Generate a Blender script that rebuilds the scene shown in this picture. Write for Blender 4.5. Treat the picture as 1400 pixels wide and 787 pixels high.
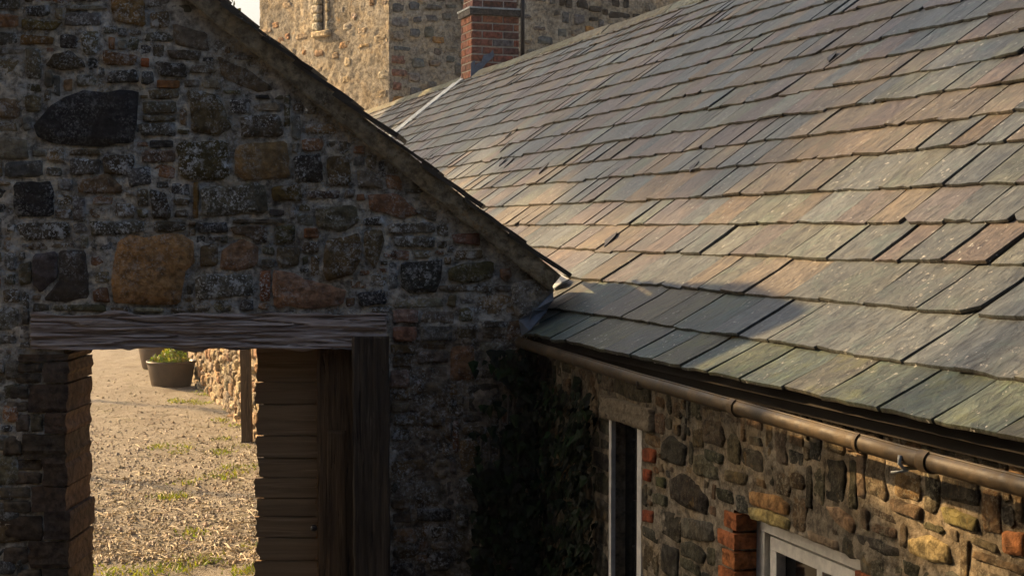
import bpy, math, random
import numpy as np
from mathutils import Vector, Matrix, noise as mn

random.seed(7)
rng = random.Random(11)
for o in list(bpy.data.objects):
    bpy.data.objects.remove(o, do_unlink=True)
scene = bpy.context.scene
col = scene.collection

# ------------------------------------------------------------------ camera
F = 2000.0                       # focal length in photograph pixels (1400 wide)
TH = math.atan(81.5 / F)         # pitch below the horizon
H = 2.55
cam_d = bpy.data.cameras.new('camera')
cam_d.sensor_width = 36.0
cam_d.lens = 36.0 * F / 1400.0
cam_d.clip_end = 1000.0
cam = bpy.data.objects.new('camera', cam_d)
cam.location = (0, 0, H)
cam.rotation_euler = (math.pi / 2 - TH, 0, 0)
col.objects.link(cam)
scene.camera = cam

# ------------------------------------------------------------------ sky, sun, exposure
SUN_EL = math.radians(28.2)
SUN_B = math.radians(29.5)       # angle behind the picture plane, sun stands to the left
SUN = Vector((-math.cos(SUN_B) * math.cos(SUN_EL), math.sin(SUN_B) * math.cos(SUN_EL), math.sin(SUN_EL)))
world = bpy.data.worlds.new('World')
scene.world = world
world.use_nodes = True
wn = world.node_tree
wn.nodes.clear()
w_out = wn.nodes.new('ShaderNodeOutputWorld')
w_bg = wn.nodes.new('ShaderNodeBackground')
w_sky = wn.nodes.new('ShaderNodeTexSky')
w_sky.sky_type = 'NISHITA'
w_sky.sun_disc = False
w_sky.sun_elevation = SUN_EL
w_sky.sun_rotation = math.atan2(SUN.x, SUN.y)
w_sky.dust_density = 7.0
w_sky.air_density = 1.0
w_sky.ozone_density = 1.0
w_bg.inputs['Strength'].default_value = 0.11
wn.links.new(w_sky.outputs['Color'], w_bg.inputs['Color'])
wn.links.new(w_bg.outputs['Background'], w_out.inputs['Surface'])

sun_d = bpy.data.lights.new('sun', 'SUN')
sun_d.energy = 5.0
sun_d.angle = math.radians(0.8)
sun_d.color = (1.0, 0.65, 0.31)
sun = bpy.data.objects.new('sun', sun_d)
sun.rotation_euler = SUN.to_track_quat('Z', 'Y').to_euler()
sun.location = SUN * 60
col.objects.link(sun)

scene.view_settings.view_transform = 'Standard'
scene.view_settings.look = 'None'
scene.view_settings.exposure = 1.05
scene.view_settings.gamma = 1.0

# ------------------------------------------------------------------ pixel -> world helpers
CT, ST = math.cos(TH), math.sin(TH)
C = np.array([0, 0, H])


def ray(x, y):
    u = (x - 700) / F
    v = -(y - 393.5) / F
    return np.array([u, CT + v * ST, -ST + v * CT])


def atY(x, y, Y):
    d = ray(x, y)
    return C + d * Y / d[1]


def hit(x, y, p0, n):
    d = ray(x, y)
    return C + d * np.dot(p0 - C, n) / np.dot(d, n)


def proj(P):
    q = np.asarray(P, float) - C
    z = q[1] * CT - q[2] * ST
    v = q[1] * ST + q[2] * CT
    return 700 + F * q[0] / z, 393.5 - F * v / z


def fbm(x, y, z, octv=3, lac=2.0, gain=0.5):
    s, a = 0.0, 1.0
    for i in range(octv):
        s += a * mn.noise((x, y, z))
        x, y, z = x * lac + 3.1, y * lac + 1.7, z * lac + 9.2
        a *= gain
    return s


# ------------------------------------------------------------------ object helpers
WL = {}                          # world position of every object's origin


def tag(o, label=None, cat=None, group=None, kind=None):
    if label: o['label'] = label
    if cat: o['category'] = cat
    if group: o['group'] = group
    if kind: o['kind'] = kind
    return o


def set_parent(o, parent):
    if parent is not None:
        o.parent = parent
        o.matrix_parent_inverse = Matrix.Translation(-WL[parent.name])


def thing(name, loc, label, cat, group=None):
    o = bpy.data.objects.new(name, None)
    o.location = loc
    o.empty_display_size = 0.2
    col.objects.link(o)
    WL[o.name] = Vector(loc)
    return tag(o, label, cat, group)


class MB:
    """collects geometry and links it as ONE mesh object"""
    def __init__(self):
        self.v, self.f, self.c, self.rp = [], [], [], []

    def add(self, verts, faces, color=(.5, .5, .5, 1.0), rp=None):
        b = len(self.v)
        self.v.extend([tuple(map(float, q)) for q in verts])
        if isinstance(color, list):
            self.c.extend(color)
        else:
            if len(color) == 3:
                color = tuple(color) + (1.0,)
            self.c.extend([color] * len(verts))
        if rp is None:
            self.rp.extend([(0, 0, 0)] * len(verts))
        else:
            self.rp.extend(rp)
        self.f.extend([tuple(i + b for i in q) for q in faces])
        return self

    def merge(self, other):
        b = len(self.v)
        self.v += other.v; self.c += other.c; self.rp += other.rp
        self.f += [tuple(i + b for i in q) for q in other.f]
        return self

    def box(self, o, ax, ay, az, color=(.5, .5, .5, 1.0)):
        """o = a corner, ax ay az = edge vectors"""
        o, ax, ay, az = (np.asarray(q, float) for q in (o, ax, ay, az))
        vs = [o, o + ax, o + ax + ay, o + ay, o + az, o + ax + az, o + ax + ay + az, o + ay + az]
        fs = [(0, 3, 2, 1), (4, 5, 6, 7), (0, 1, 5, 4), (1, 2, 6, 5), (2, 3, 7, 6), (3, 0, 4, 7)]
        if np.dot(np.cross(ax, ay), az) < 0:
            fs = [q[::-1] for q in fs]
        return self.add(vs, fs, color)

    def tube(self, pts, rad, seg=10, color=(.5, .5, .5, 1.0), cap=True):
        pts = [np.asarray(q, float) for q in pts]
        if not hasattr(rad, '__len__'):
            rad = [rad] * len(pts)
        vs, fs = [], []
        for i, q in enumerate(pts):
            d = pts[min(i + 1, len(pts) - 1)] - pts[max(i - 1, 0)]
            d = d / np.linalg.norm(d)
            up = np.array([0, 0, 1.0]) if abs(d[2]) < .9 else np.array([1.0, 0, 0])
            s = np.cross(d, up); s /= np.linalg.norm(s)
            t = np.cross(s, d)
            for k in range(seg):
                a = 2 * math.pi * k / seg
                vs.append(q + rad[i] * (math.cos(a) * s + math.sin(a) * t))
        for i in range(len(pts) - 1):
            for k in range(seg):
                k2 = (k + 1) % seg
                fs.append((i * seg + k, i * seg + k2, (i + 1) * seg + k2, (i + 1) * seg + k))
        if cap:
            fs.append(tuple(range(seg))[::-1])
            fs.append(tuple((len(pts) - 1) * seg + k for k in range(seg)))
        return self.add(vs, fs, color)

    def build(self, name, mat, parent=None, smooth=False, kind=None, label=None):
        V = np.array(self.v, dtype=float)
        c = (V.min(0) + V.max(0)) / 2
        me = bpy.data.meshes.new(name)
        me.from_pydata((V - c).tolist(), [], self.f)
        at = me.attributes.new('Col', 'FLOAT_COLOR', 'POINT')
        at.data.foreach_set('color', np.array(self.c, dtype=np.float32).ravel())
        at = me.attributes.new('rp', 'FLOAT_VECTOR', 'POINT')
        at.data.foreach_set('vector', np.array(self.rp, dtype=np.float32).ravel())
        if smooth:
            me.polygons.foreach_set('use_smooth', [True] * len(me.polygons))
        me.materials.append(mat)
        o = bpy.data.objects.new(name, me)
        col.objects.link(o)
        o.location = c
        WL[o.name] = Vector(c)
        set_parent(o, parent)
        if kind: o['kind'] = kind
        if label: o['label'] = label
        return o


# ------------------------------------------------------------------ materials
def nodes_for(name):
    m = bpy.data.materials.new(name)
    m.use_nodes = True
    nt = m.node_tree
    b = nt.nodes['Principled BSDF']
    return m, nt, b


class NT:
    def __init__(self, nt):
        self.nt = nt

    def n(self, t, **kw):
        q = self.nt.nodes.new(t)
        for k, v in kw.items():
            if k in q.inputs.keys():
                q.inputs[k].default_value = v
            else:
                setattr(q, k, v)
        return q

    def l(self, a, b):
        self.nt.links.new(a, b)

    def pos(self):
        return self.n('ShaderNodeNewGeometry').outputs['Position']

    def attr(self, name):
        return self.n('ShaderNodeAttribute', attribute_name=name)

    def mapped(self, vec, scale=(1, 1, 1), rot=(0, 0, 0), loc=(0, 0, 0)):
        m = self.n('ShaderNodeMapping')
        m.inputs['Scale'].default_value = scale
        m.inputs['Rotation'].default_value = rot
        m.inputs['Location'].default_value = loc
        self.l(vec, m.inputs['Vector'])
        return m.outputs['Vector']

    def noise(self, vec, scale, detail=6, rough=.55, dist=0.0):
        q = self.n('ShaderNodeTexNoise')
        q.inputs['Scale'].default_value = scale
        q.inputs['Detail'].default_value = detail
        q.inputs['Roughness'].default_value = rough
        q.inputs['Distortion'].default_value = dist
        self.l(vec, q.inputs['Vector'])
        return q.outputs['Fac']

    def ramp(self, fac, a, b, lo=0.0, hi=1.0, smooth=True):
        q = self.n('ShaderNodeMapRange')
        if smooth:
            q.interpolation_type = 'SMOOTHSTEP'
        for k, v in (('From Min', a), ('From Max', b), ('To Min', lo), ('To Max', hi)):
            q.inputs[k].default_value = v
        self.l(fac, q.inputs['Value'])
        return q.outputs['Result']

    def math(self, op, a, b=None, clamp=False):
        q = self.n('ShaderNodeMath', operation=op)
        q.use_clamp = clamp
        for i, v in enumerate((a, b)):
            if v is None: continue
            if isinstance(v, (int, float)):
                q.inputs[i].default_value = v
            else:
                self.l(v, q.inputs[i])
        return q.outputs[0]

    def mix(self, fac, a, b, mode='MIX'):
        q = self.n('ShaderNodeMix', data_type='RGBA', blend_type=mode)
        for i, v in ((0, fac), (6, a), (7, b)):
            if isinstance(v, (int, float)):
                q.inputs[i].default_value = v
            elif isinstance(v, tuple):
                q.inputs[i].default_value = v if len(v) == 4 else v + (1,)
            else:
                self.l(v, q.inputs[i])
        return q.outputs[2]

    def bump(self, height, strength, dist, normal=None):
        q = self.n('ShaderNodeBump')
        q.inputs['Strength'].default_value = strength
        q.inputs['Distance'].default_value = dist
        self.l(height, q.inputs['Height'])
        if normal is not None:
            self.l(normal, q.inputs['Normal'])
        return q.outputs['Normal']


def stone_material(name, lichen=(.42, .44, .43), amount=1.0, rough=.9, fine=1.0, bump=.8, orange=0.0, con=.55, chip=.55):
    """weathered stone or mortar: colour from Col, alpha of Col = how much lichen sits on it"""
    m, nt, b = nodes_for(name)
    t = NT(nt)
    P = t.pos()
    A = t.attr('Col')
    big = t.noise(P, 5 * fine, 4, .6)
    mid = t.noise(P, 24 * fine, 8, .65, .3)
    base = t.mix(1.0, A.outputs['Color'], t.mix(t.ramp(mid, .32, .68), (1 - con, 1 - con * 1.02, 1 - con * 1.04), (1 + con * 1.3, 1 + con * 1.3, 1 + con * 1.25)), 'MULTIPLY')
    base = t.mix(t.ramp(big, .45, .62, 0, .55), base, t.mix(1.0, base, (1.15, 1.0, .76), 'MULTIPLY'))
    # dark soot/moss blotches
    dk = t.noise(P, 11 * fine, 6, .7, .4)
    base = t.mix(t.ramp(dk, .56, .68, 0, .7), base, t.mix(1.0, base, (.22, .24, .20), 'MULTIPLY'))
    # pale lichen specks
    l1 = t.ramp(t.noise(P, 70 * fine, 5, .75), .52, .60)
    l2 = t.ramp(t.noise(P, 5.5 * fine, 5, .7), .38, .60)
    l3 = t.math('MULTIPLY', t.ramp(t.noise(P, 17 * fine, 6, .75), .52, .62), .8)
    lf = t.math('MAXIMUM', t.math('MULTIPLY', l1, l2), t.math('MULTIPLY', l3, l2))
    lf = t.math('MULTIPLY', lf, t.math('MULTIPLY', A.outputs['Alpha'], amount), True)
    base = t.mix(lf, base, lichen)
    if orange > 0:
        of = t.math('MULTIPLY', t.ramp(t.noise(P, 7 * fine, 5, .7), .60, .68), orange)
        base = t.mix(of, base, (.42, .24, .05))
    t.l(base, b.inputs['Base Color'])
    b.inputs['Roughness'].default_value = rough
    b.inputs['Specular IOR Level'].default_value = .25
    h = t.math('ADD', t.math('MULTIPLY', mid, .7), t.math('MULTIPLY', t.noise(P, 95 * fine, 6, .7), .35))
    h = t.math('ADD', h, t.math('MULTIPLY', lf, .12))
    vor = t.n('ShaderNodeTexVoronoi', feature='F1'); vor.inputs['Scale'].default_value = 16 * fine
    t.l(t.mapped(P, (1, 1, 1.6), (.3, .2, .5)), vor.inputs['Vector'])
    n0 = t.bump(vor.outputs['Distance'], bump * chip, .03 / fine)
    t.l(t.bump(h, bump, .018 / fine, n0), b.inputs['Normal'])
    return m


M = {}
M['gable_stone'] = stone_material('lichened rubble stone', (.62, .66, .67), amount=1.0, con=.45)
M['gable_mortar'] = stone_material('old lime mortar', (.62, .66, .67), amount=1.0, bump=1.3, con=.65, chip=.35)
M['coping'] = stone_material('weathered cement coping', lichen=(.34, .33, .28), amount=.6, bump=.5, orange=.25)
M['house_stone'] = stone_material('house rubble stone', lichen=(.45, .42, .30), amount=.5, orange=.2)
M['house_mortar'] = stone_material('house lime mortar', lichen=(.5, .46, .38), amount=.35, bump=1.0, orange=.1, chip=.25)
M['jamb_stone'] = stone_material('dressed brown sandstone', lichen=(.30, .28, .25), amount=.3, bump=.6)
M['tower_stone'] = stone_material('tower field stone', lichen=(.45, .44, .40), amount=.4, fine=.6, bump=.7)
M['tower_render'] = stone_material('tower sandy render', lichen=(.56, .52, .44), amount=.7, fine=.55, bump=.7, orange=.35, chip=.12)
M['brick'] = stone_material('chimney brick', lichen=(.3, .28, .25), amount=.35, fine=.8, bump=.4)
M['red_brick'] = stone_material('soft red brick', lichen=(.42, .30, .22), amount=.3, bump=.7)


def slate_material():
    m, nt, b = nodes_for('riven slate')
    t = NT(nt)
    A = t.attr('Col')
    R = t.attr('rp').outputs['Vector']
    P = t.pos()
    grain = t.noise(t.mapped(R, (27, 10, 7), (0, 0, .35)), 1.0, 8, .66, 1.3)
    blot = t.noise(R, 5.0, 5, .6, .5)
    base = t.mix(1.0, A.outputs['Color'], t.mix(t.ramp(grain, .3, .72), (.48, .48, .48), (1.6, 1.6, 1.56)), 'MULTIPLY')
    base = t.mix(t.ramp(blot, .5, .68, 0, .5), base, t.mix(1.0, base, (.82, 1.06, .98), 'MULTIPLY'))
    base = t.mix(t.ramp(t.noise(R, 3.1, 4, .6, .5), .54, .70, 0, .5), base, t.mix(1.0, base, (1.15, 1.0, .82), 'MULTIPLY'))
    moss = t.math('MULTIPLY', t.ramp(t.noise(R, 7, 5, .65), .46, .7), t.math('SUBTRACT', 1.0, A.outputs['Alpha']), True)
    base = t.mix(t.math('MULTIPLY', moss, .8), base, (.13, .145, .055))
    spk = t.math('MULTIPLY', t.ramp(t.noise(P, 40, 4, .6), .63, .67), t.ramp(t.noise(P, 4, 3, .5), .42, .58))
    base = t.mix(t.math('MULTIPLY', spk, .75), base, (.42, .42, .39))
    dks = t.ramp(t.noise(P, 30, 4, .6), .64, .70)
    base = t.mix(t.math('MULTIPLY', dks, .6), base, (.045, .045, .04))
    streak = t.ramp(t.noise(t.mapped(R, (22, 2.2, 3)), 1.0, 4, .6, .2), .70, .75)
    base = t.mix(t.math('MULTIPLY', streak, .5), base, (.36, .37, .35))
    t.l(base, b.inputs['Base Color'])
    t.l(t.ramp(grain, .3, .7, .44, .68), b.inputs['Roughness'])
    b.inputs['Specular IOR Level'].default_value = .28
    h = t.math('ADD', grain, t.math('MULTIPLY', t.noise(P, 70, 5, .6), .35))
    h = t.math('ADD', h, t.math('MULTIPLY', t.noise(t.mapped(R, (7, 3, 5), (0, 0, .6)), 1.0, 4, .6, 1.2), 1.2))
    t.l(t.bump(h, .8, .014), b.inputs['Normal'])
    return m


M['slate'] = slate_material()


def wood_material(name, ca, cb, cc, axis='x', rough=.8, gs=1.0, crk=.85, bmp=.9):
    m, nt, b = nodes_for(name)
    t = NT(nt)
    P = t.pos()
    sc = {'x': (1.6 * gs, 30 * gs, 30 * gs), 'z': (30 * gs, 30 * gs, 1.6 * gs)}[axis]
    sc2 = {'x': (3.5 * gs, 110 * gs, 110 * gs), 'z': (110 * gs, 110 * gs, 3.5 * gs)}[axis]
    g = t.noise(t.mapped(P, sc), 1.0, 7, .65, .35)
    g2 = t.noise(t.mapped(P, sc2), 1.0, 4, .6, .4)
    base = t.mix(t.ramp(g, .3, .7), ca, cb)
    base = t.mix(t.ramp(g2, .52, .72, 0, .75), base, cc)
    crack = t.ramp(t.noise(t.mapped(P, sc, loc=(5, 3, 2)), 1.3, 6, .65, .5), .33, .41, 1, 0)
    base = t.mix(t.math('MULTIPLY', crack, crk), base, (.012, .009, .007))
    t.l(base, b.inputs['Base Color'])
    b.inputs['Roughness'].default_value = rough
    b.inputs['Specular IOR Level'].default_value = .25
    h = t.math('SUBTRACT', t.math('ADD', g, t.math('MULTIPLY', g2, .4)), t.math('MULTIPLY', crack, crk))
    t.l(t.bump(h, bmp, .012), b.inputs['Normal'])
    return m


M['oak'] = wood_material('weathered grey oak', (.24, .185, .16), (.50, .43, .39), (.72, .68, .65), 'x', .8, 1.4)
M['pale_oak'] = wood_material('pale old oak', (.13, .105, .07), (.27, .22, .15), (.36, .31, .22), 'x')
M['post_wood'] = wood_material('dark old timber', (.035, .026, .018), (.085, .062, .042), (.15, .115, .08), 'z')
M['board_wood'] = wood_material('weathered brown boards', (.19, .125, .065), (.31, .21, .115), (.40, .28, .17), 'x', .75, .55, .15, .35)
M['leaf_wood'] = wood_material('brown timber board', (.06, .035, .018), (.14, .085, .042), (.20, .13, .07), 'z')


def plain_material(name, colr, rough=.6, spec=.4, metal=0.0, nscale=30, var=.35, bump=.2, bdist=.004):
    m, nt, b = nodes_for(name)
    t = NT(nt)
    P = t.pos()
    n1 = t.noise(P, nscale, 6, .65)
    n2 = t.noise(P, nscale * .2, 4, .6)
    lo = tuple(v * (1 - var) for v in colr)
    hi = tuple(min(1, v * (1 + var)) for v in colr)
    base = t.mix(t.ramp(n1, .3, .7), lo, hi)
    base = t.mix(t.ramp(n2, .45, .7, 0, .4), base, tuple(v * .6 for v in colr))
    t.l(base, b.inputs['Base Color'])
    t.l(t.ramp(n1, .3, .7, max(.05, rough - .12), min(1, rough + .12)), b.inputs['Roughness'])
    b.inputs['Metallic'].default_value = metal
    b.inputs['Specular IOR Level'].default_value = spec
    t.l(t.bump(n1, bump, bdist), b.inputs['Normal'])
    return m


M['pale_joint'] = plain_material('pale lime joints', (.40, .37, .32), .95, .2, 0, 20, .25, .4, .01)
M['gutter'] = plain_material('brown painted cast iron', (.052, .036, .018), .58, .35, 0, 16, .65, .6)
M['black_iron'] = plain_material('black cast iron', (.012, .012, .013), .5, .4)
M['lead'] = plain_material('lead sheet', (.10, .125, .16), .55, .45, .1, 18, .35, .6, .012)
M['white_paint'] = plain_material('old white paint', (.72, .69, .62), .5, .4, 0, 25, .15, .15)
M['dark_board'] = plain_material('dark eaves board', (.022, .018, .014), .85, .2)
M['moss'] = plain_material('dry brown moss', (.10, .07, .03), .95, .1, 0, 60, .5, .6, .01)
M['pale_fillet'] = plain_material('pale lead soaker strip', (.36, .39, .38), .6, .4, 0, 10, .4, .5, .01)
M['tub'] = plain_material('brown plastic tub', (.065, .047, .034), .5, .4, 0, 9, .2, .1)
M['soil'] = plain_material('dark soil', (.03, .022, .015), .95, .1, 0, 40, .5, .8, .02)
M['rust_pole'] = plain_material('rusty red paint', (.30, .11, .045), .7, .3)
M['straw'] = plain_material('dry straw', (.46, .40, .29), .9, .2, 0, 12, .4, .1)


def glass_material():
    m, nt, b = nodes_for('dark window glass')
    b.inputs['Base Color'].default_value = (.006, .007, .008, 1)
    b.inputs['Roughness'].default_value = .06
    b.inputs['Specular IOR Level'].default_value = .5
    return m


M['glass'] = glass_material()


def leaf_material(name, trans=.35, spec=.3):
    m, nt, b = nodes_for(name)
    t = NT(nt)
    A = t.attr('Col')
    v = t.noise(t.pos(), 9, 3, .5)
    base = t.mix(1.0, A.outputs['Color'], t.mix(t.ramp(v, .3, .7), (.6, .62, .6), (1.35, 1.3, 1.2)), 'MULTIPLY')
    t.l(base, b.inputs['Base Color'])
    b.inputs['Roughness'].default_value = .5
    b.inputs['Specular IOR Level'].default_value = spec
    tr = t.n('ShaderNodeBsdfTranslucent')
    t.l(t.mix(1.0, base, (1.3, 1.5, .5), 'MULTIPLY'), tr.inputs['Color'])
    mx = t.n('ShaderNodeMixShader')
    mx.inputs[0].default_value = trans
    t.l(b.outputs[0], mx.inputs[1])
    t.l(tr.outputs[0], mx.inputs[2])
    t.l(mx.outputs[0], nt.nodes['Material Output'].inputs['Surface'])
    return m


M['leaf'] = leaf_material('leaves')
M['ivy_leaf'] = leaf_material('ivy leaves', .05, .08)
M['bark'] = wood_material('bark', (.05, .04, .03), (.11, .09, .07), (.16, .14, .11), 'z', .9)


def ground_material():
    m, nt, b = nodes_for('dry trodden ground')
    t = NT(nt)
    P = t.pos()
    n1 = t.noise(P, 2.2, 6, .65, .4)
    n2 = t.noise(P, 42, 8, .75, .1)
    base = t.mix(t.ramp(n2, .3, .7), (.20, .178, .14), (.42, .38, .305))
    base = t.mix(t.ramp(n1, .48, .66, 0, .6), base, (.22, .19, .15))
    g = t.math('MULTIPLY', t.ramp(t.noise(P, 1.3, 5, .7), .55, .66), t.ramp(t.noise(P, 18, 5, .7), .48, .60))
    base = t.mix(t.math('MULTIPLY', g, .7), base, (.13, .14, .03))
    t.l(base, b.inputs['Base Color'])
    b.inputs['Roughness'].default_value = .95
    b.inputs['Specular IOR Level'].default_value = .1
    h = t.math('ADD', n2, t.math('MULTIPLY', n1, .6))
    t.l(t.bump(h, 1.0, .035), b.inputs['Normal'])
    return m


M['ground'] = ground_material()

# ------------------------------------------------------------------ stone laying
def chaikin(P, k=2):
    for _ in range(k):
        Q = []
        n = len(P)
        for i in range(n):
            a, b = P[i], P[(i + 1) % n]
            Q.append((a[0] * .91 + b[0] * .09, a[1] * .91 + b[1] * .09))
            Q.append((a[0] * .09 + b[0] * .91, a[1] * .09 + b[1] * .91))
        P = Q
    return P


def area2(P):
    return .5 * sum(P[i][0] * P[(i + 1) % len(P)][1] - P[(i + 1) % len(P)][0] * P[i][1] for i in range(len(P)))


def resample(P, n):
    P = [np.array(q) for q in P]
    seg = [np.linalg.norm(P[(i + 1) % len(P)] - P[i]) for i in range(len(P))]
    tot = sum(seg)
    out, i, acc = [], 0, 0.0
    for k in range(n):
        d = tot * k / n
        while acc + seg[i] < d and i < len(P) - 1:
            acc += seg[i]; i += 1
        f = (d - acc) / max(seg[i], 1e-9)
        out.append(P[i] * (1 - f) + P[(i + 1) % len(P)] * f)
    return out


def corner_sample(P, n):
    """keep every corner, then split the longest edges until there are n points"""
    P = [np.array(q, float) for q in P]
    while len(P) < n:
        L = [np.linalg.norm(P[(i + 1) % len(P)] - P[i]) for i in range(len(P))]
        i = int(np.argmax(L))
        P.insert(i + 1, (P[i] + P[(i + 1) % len(P)]) / 2)
    return P


class Frame:
    """local wall coordinates: O + U*s + V*t + N*d (N points out of the wall)"""
    def __init__(self, O, U, V, N):
        self.O, self.U, self.V, self.N = (np.asarray(q, float) for q in (O, U, V, N))

    def p(self, s, t, d=0.0):
        return self.O + self.U * s + self.V * t + self.N * d

    def px(self, x, y):
        P = hit(x, y, self.O, self.N) - self.O
        return float(np.dot(P, self.U)), float(np.dot(P, self.V))


def stone_mesh(fr, poly, color, proud, seed, back=-.04, n=18, rough=.010, arris=.009, tilt=.07):
    """one irregular stone: side, arris, dressed face with relief"""
    if area2(poly) < 0:
        poly = poly[::-1]
    if np.dot(np.cross(fr.U, fr.V), fr.N) < 0:
        poly = poly[::-1]
    P = corner_sample(chaikin(poly, 1), n)
    n = len(P)
    c = sum(P) / n
    R = math.sqrt(abs(area2([tuple(q) for q in P])) / math.pi)
    jit = min(.014, .10 * R)
    P2 = []
    for k, q in enumerate(P):
        a = fbm(q[0] * 14 + seed, q[1] * 14, seed * 1.7, 2)
        b = fbm(q[0] * 14 - seed, q[1] * 14 + 40, seed * .7, 2)
        P2.append(q + np.array([a, b]) * jit)
    arr = min(arris, R * .22)
    tg = random.Random(int(seed * 977)); gx, gy = tg.uniform(-tilt, tilt), tg.uniform(-tilt, tilt)
    vs, fs = [], []
    rings = [(1.0, back), (1.0, proud * .15), (None, proud * .82), (.62, proud), (.3, proud)]
    for f, d_ in rings:
        for q in P2:
            d = d_
            v = q - c
            L = np.linalg.norm(v)
            s = (1 - arr * .75 / max(L, 1e-6)) if f is None else f
            w = c + v * max(s, .2)
            dd = d
            if d > 0 or f is None or f != 1.0:
                rr = fbm(w[0] * 11 + seed, w[1] * 11, seed, 3)
                if f != 1.0:
                    d = d + max(-.8 * proud - .004, min(.02, gx * (w[0] - c[0]) + gy * (w[1] - c[1])))
                    dd = d + rr * rough * (1 if R > .05 else .6)
            vs.append(fr.p(w[0], w[1], dd))
    vs.append(fr.p(c[0], c[1], proud + fbm(c[0] * 11 + seed, c[1] * 11, seed, 3) * rough))
    for r in range(4):
        for k in range(n):
            k2 = (k + 1) % n
            fs.append((r * n + k, r * n + k2, (r + 1) * n + k2, (r + 1) * n + k))
    for k in range(n):
        fs.append((4 * n + k, 4 * n + (k + 1) % n, 5 * n))
    cc = tuple(color) if len(color) == 4 else tuple(color) + (1.0,)
    return MB().add(vs, fs, cc)


def in_poly(x, y, P):
    ins = False
    j = len(P) - 1
    for i in range(len(P)):
        xi, yi = P[i]; xj, yj = P[j]
        if (yi > y) != (yj > y) and x < (xj - xi) * (y - yi) / (yj - yi) + xi:
            ins = not ins
        j = i
    return ins


def rubble_fill(inside, bounds, keys, sizes, res=.02, gap=1, rnd=rng):
    """fills a wall region with irregular stones round the given key stones; returns polygons"""
    s0, s1, t0, t1 = bounds
    nx, ny = int((s1 - s0) / res), int((t1 - t0) / res)
    occ = np.zeros((ny, nx), bool)
    for j in range(ny):
        for i in range(nx):
            if not inside(s0 + (i + .5) * res, t0 + (j + .5) * res):
                occ[j, i] = True
    for P in keys:
        xs = [q[0] for q in P]; ys = [q[1] for q in P]
        for j in range(max(0, int((min(ys) - t0) / res) - 1), min(ny, int((max(ys) - t0) / res) + 2)):
            for i in range(max(0, int((min(xs) - s0) / res) - 1), min(nx, int((max(xs) - s0) / res) + 2)):
                if in_poly(s0 + (i + .5) * res, t0 + (j + .5) * res, P):
                    occ[max(0, j - gap):j + gap + 1, max(0, i - gap):i + gap + 1] = True
    out = []
    for j in range(ny):
        i = 0
        while i < nx:
            if occ[j, i]:
                i += 1
                continue
            (wa, wb), (ha, hb) = rnd.choice(sizes)
            w = max(2, int(rnd.uniform(wa, wb) / res)); h = max(2, int(rnd.uniform(ha, hb) / res))
            w = min(w, nx - i); h = min(h, ny - j)
            k = 0
            while k < w and not occ[j, i + k]:
                k += 1
            w = k
            hh = 1
            while hh < h and not occ[j + hh, i:i + w].any():
                hh += 1
            h = hh
            if w < 3 or h < 2:
                occ[j, i:i + max(1, w)] = True
                i += max(1, w)
                continue
            occ[j:j + h + gap, i:i + w + gap] = True
            a, b = s0 + i * res, t0 + j * res
            W, Hh = w * res, h * res
            u = rnd.uniform
            jx, jy = min(W * .14, .03 * res / .02), min(Hh * .20, .025 * res / .02)
            P = [(a + u(0, jx), b + u(0, jy))]
            if rnd.random() < .5: P.append((a + W * u(.3, .7), b - u(-jy * .5, jy * .4)))
            P.append((a + W - u(0, jx), b + u(0, jy)))
            if rnd.random() < .4: P.append((a + W - u(-jx * .4, jx * .2), b + Hh * u(.3, .7)))
            P.append((a + W - u(0, jx * 1.3), b + Hh - u(0, jy)))
            if rnd.random() < .5: P.append((a + W * u(.3, .7), b + Hh + u(-jy * .5, jy * .4)))
            P.append((a + u(0, jx * 1.3), b + Hh - u(0, jy)))
            if rnd.random() < .4: P.append((a + u(-jx * .4, jx * .2), b + Hh * u(.3, .7)))
            out.append(P)
            i += w + gap
    return out


def wall_skin(fr, inside, bounds, res, color, amp=.012, d0=0.0, ragged=0.0, vary=None):
    """uneven mortar face as a grid following the region"""
    s0, s1, t0, t1 = bounds
    nx, ny = int((s1 - s0) / res) + 1, int((t1 - t0) / res) + 1
    idx = {}
    vs, fs, cs = [], [], []

    def vid(i, j):
        if (i, j) not in idx:
            s, t = s0 + i * res, t0 + j * res
            d = d0 + amp * fbm(s * 7, t * 7, 3.3, 4) + amp * .6 * mn.noise((s * 40, t * 40, 8))
            idx[(i, j)] = len(vs)
            vs.append(fr.p(s, t, d))
            cs.append(vary(s, t) if vary else tuple(color) + (1.0,))
        return idx[(i, j)]
    flip = np.dot(np.cross(fr.U, fr.V), fr.N) < 0
    for j in range(ny - 1):
        for i in range(nx - 1):
            if inside(s0 + (i + .5) * res, t0 + (j + .5) * res):
                q = (vid(i, j), vid(i + 1, j), vid(i + 1, j + 1), vid(i, j + 1))
                fs.append(q[::-1] if flip else q)
    return MB().add(vs, fs, cs)


def prism(fr, poly, d_front, d_back, color):
    if area2(poly) < 0: poly = poly[::-1]
    n = len(poly)
    vs = [fr.p(s, t, d_front) for s, t in poly] + [fr.p(s, t, d_back) for s, t in poly]
    fs = [tuple(range(n)), tuple(range(n, 2 * n))[::-1]]
    for k in range(n):
        k2 = (k + 1) % n
        fs.append((k2, k, n + k, n + k2))
    if np.dot(np.cross(fr.U, fr.V), fr.N) < 0:
        fs = [q[::-1] for q in fs]
    return MB().add(vs, fs, tuple(color) + (1.0,))


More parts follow.
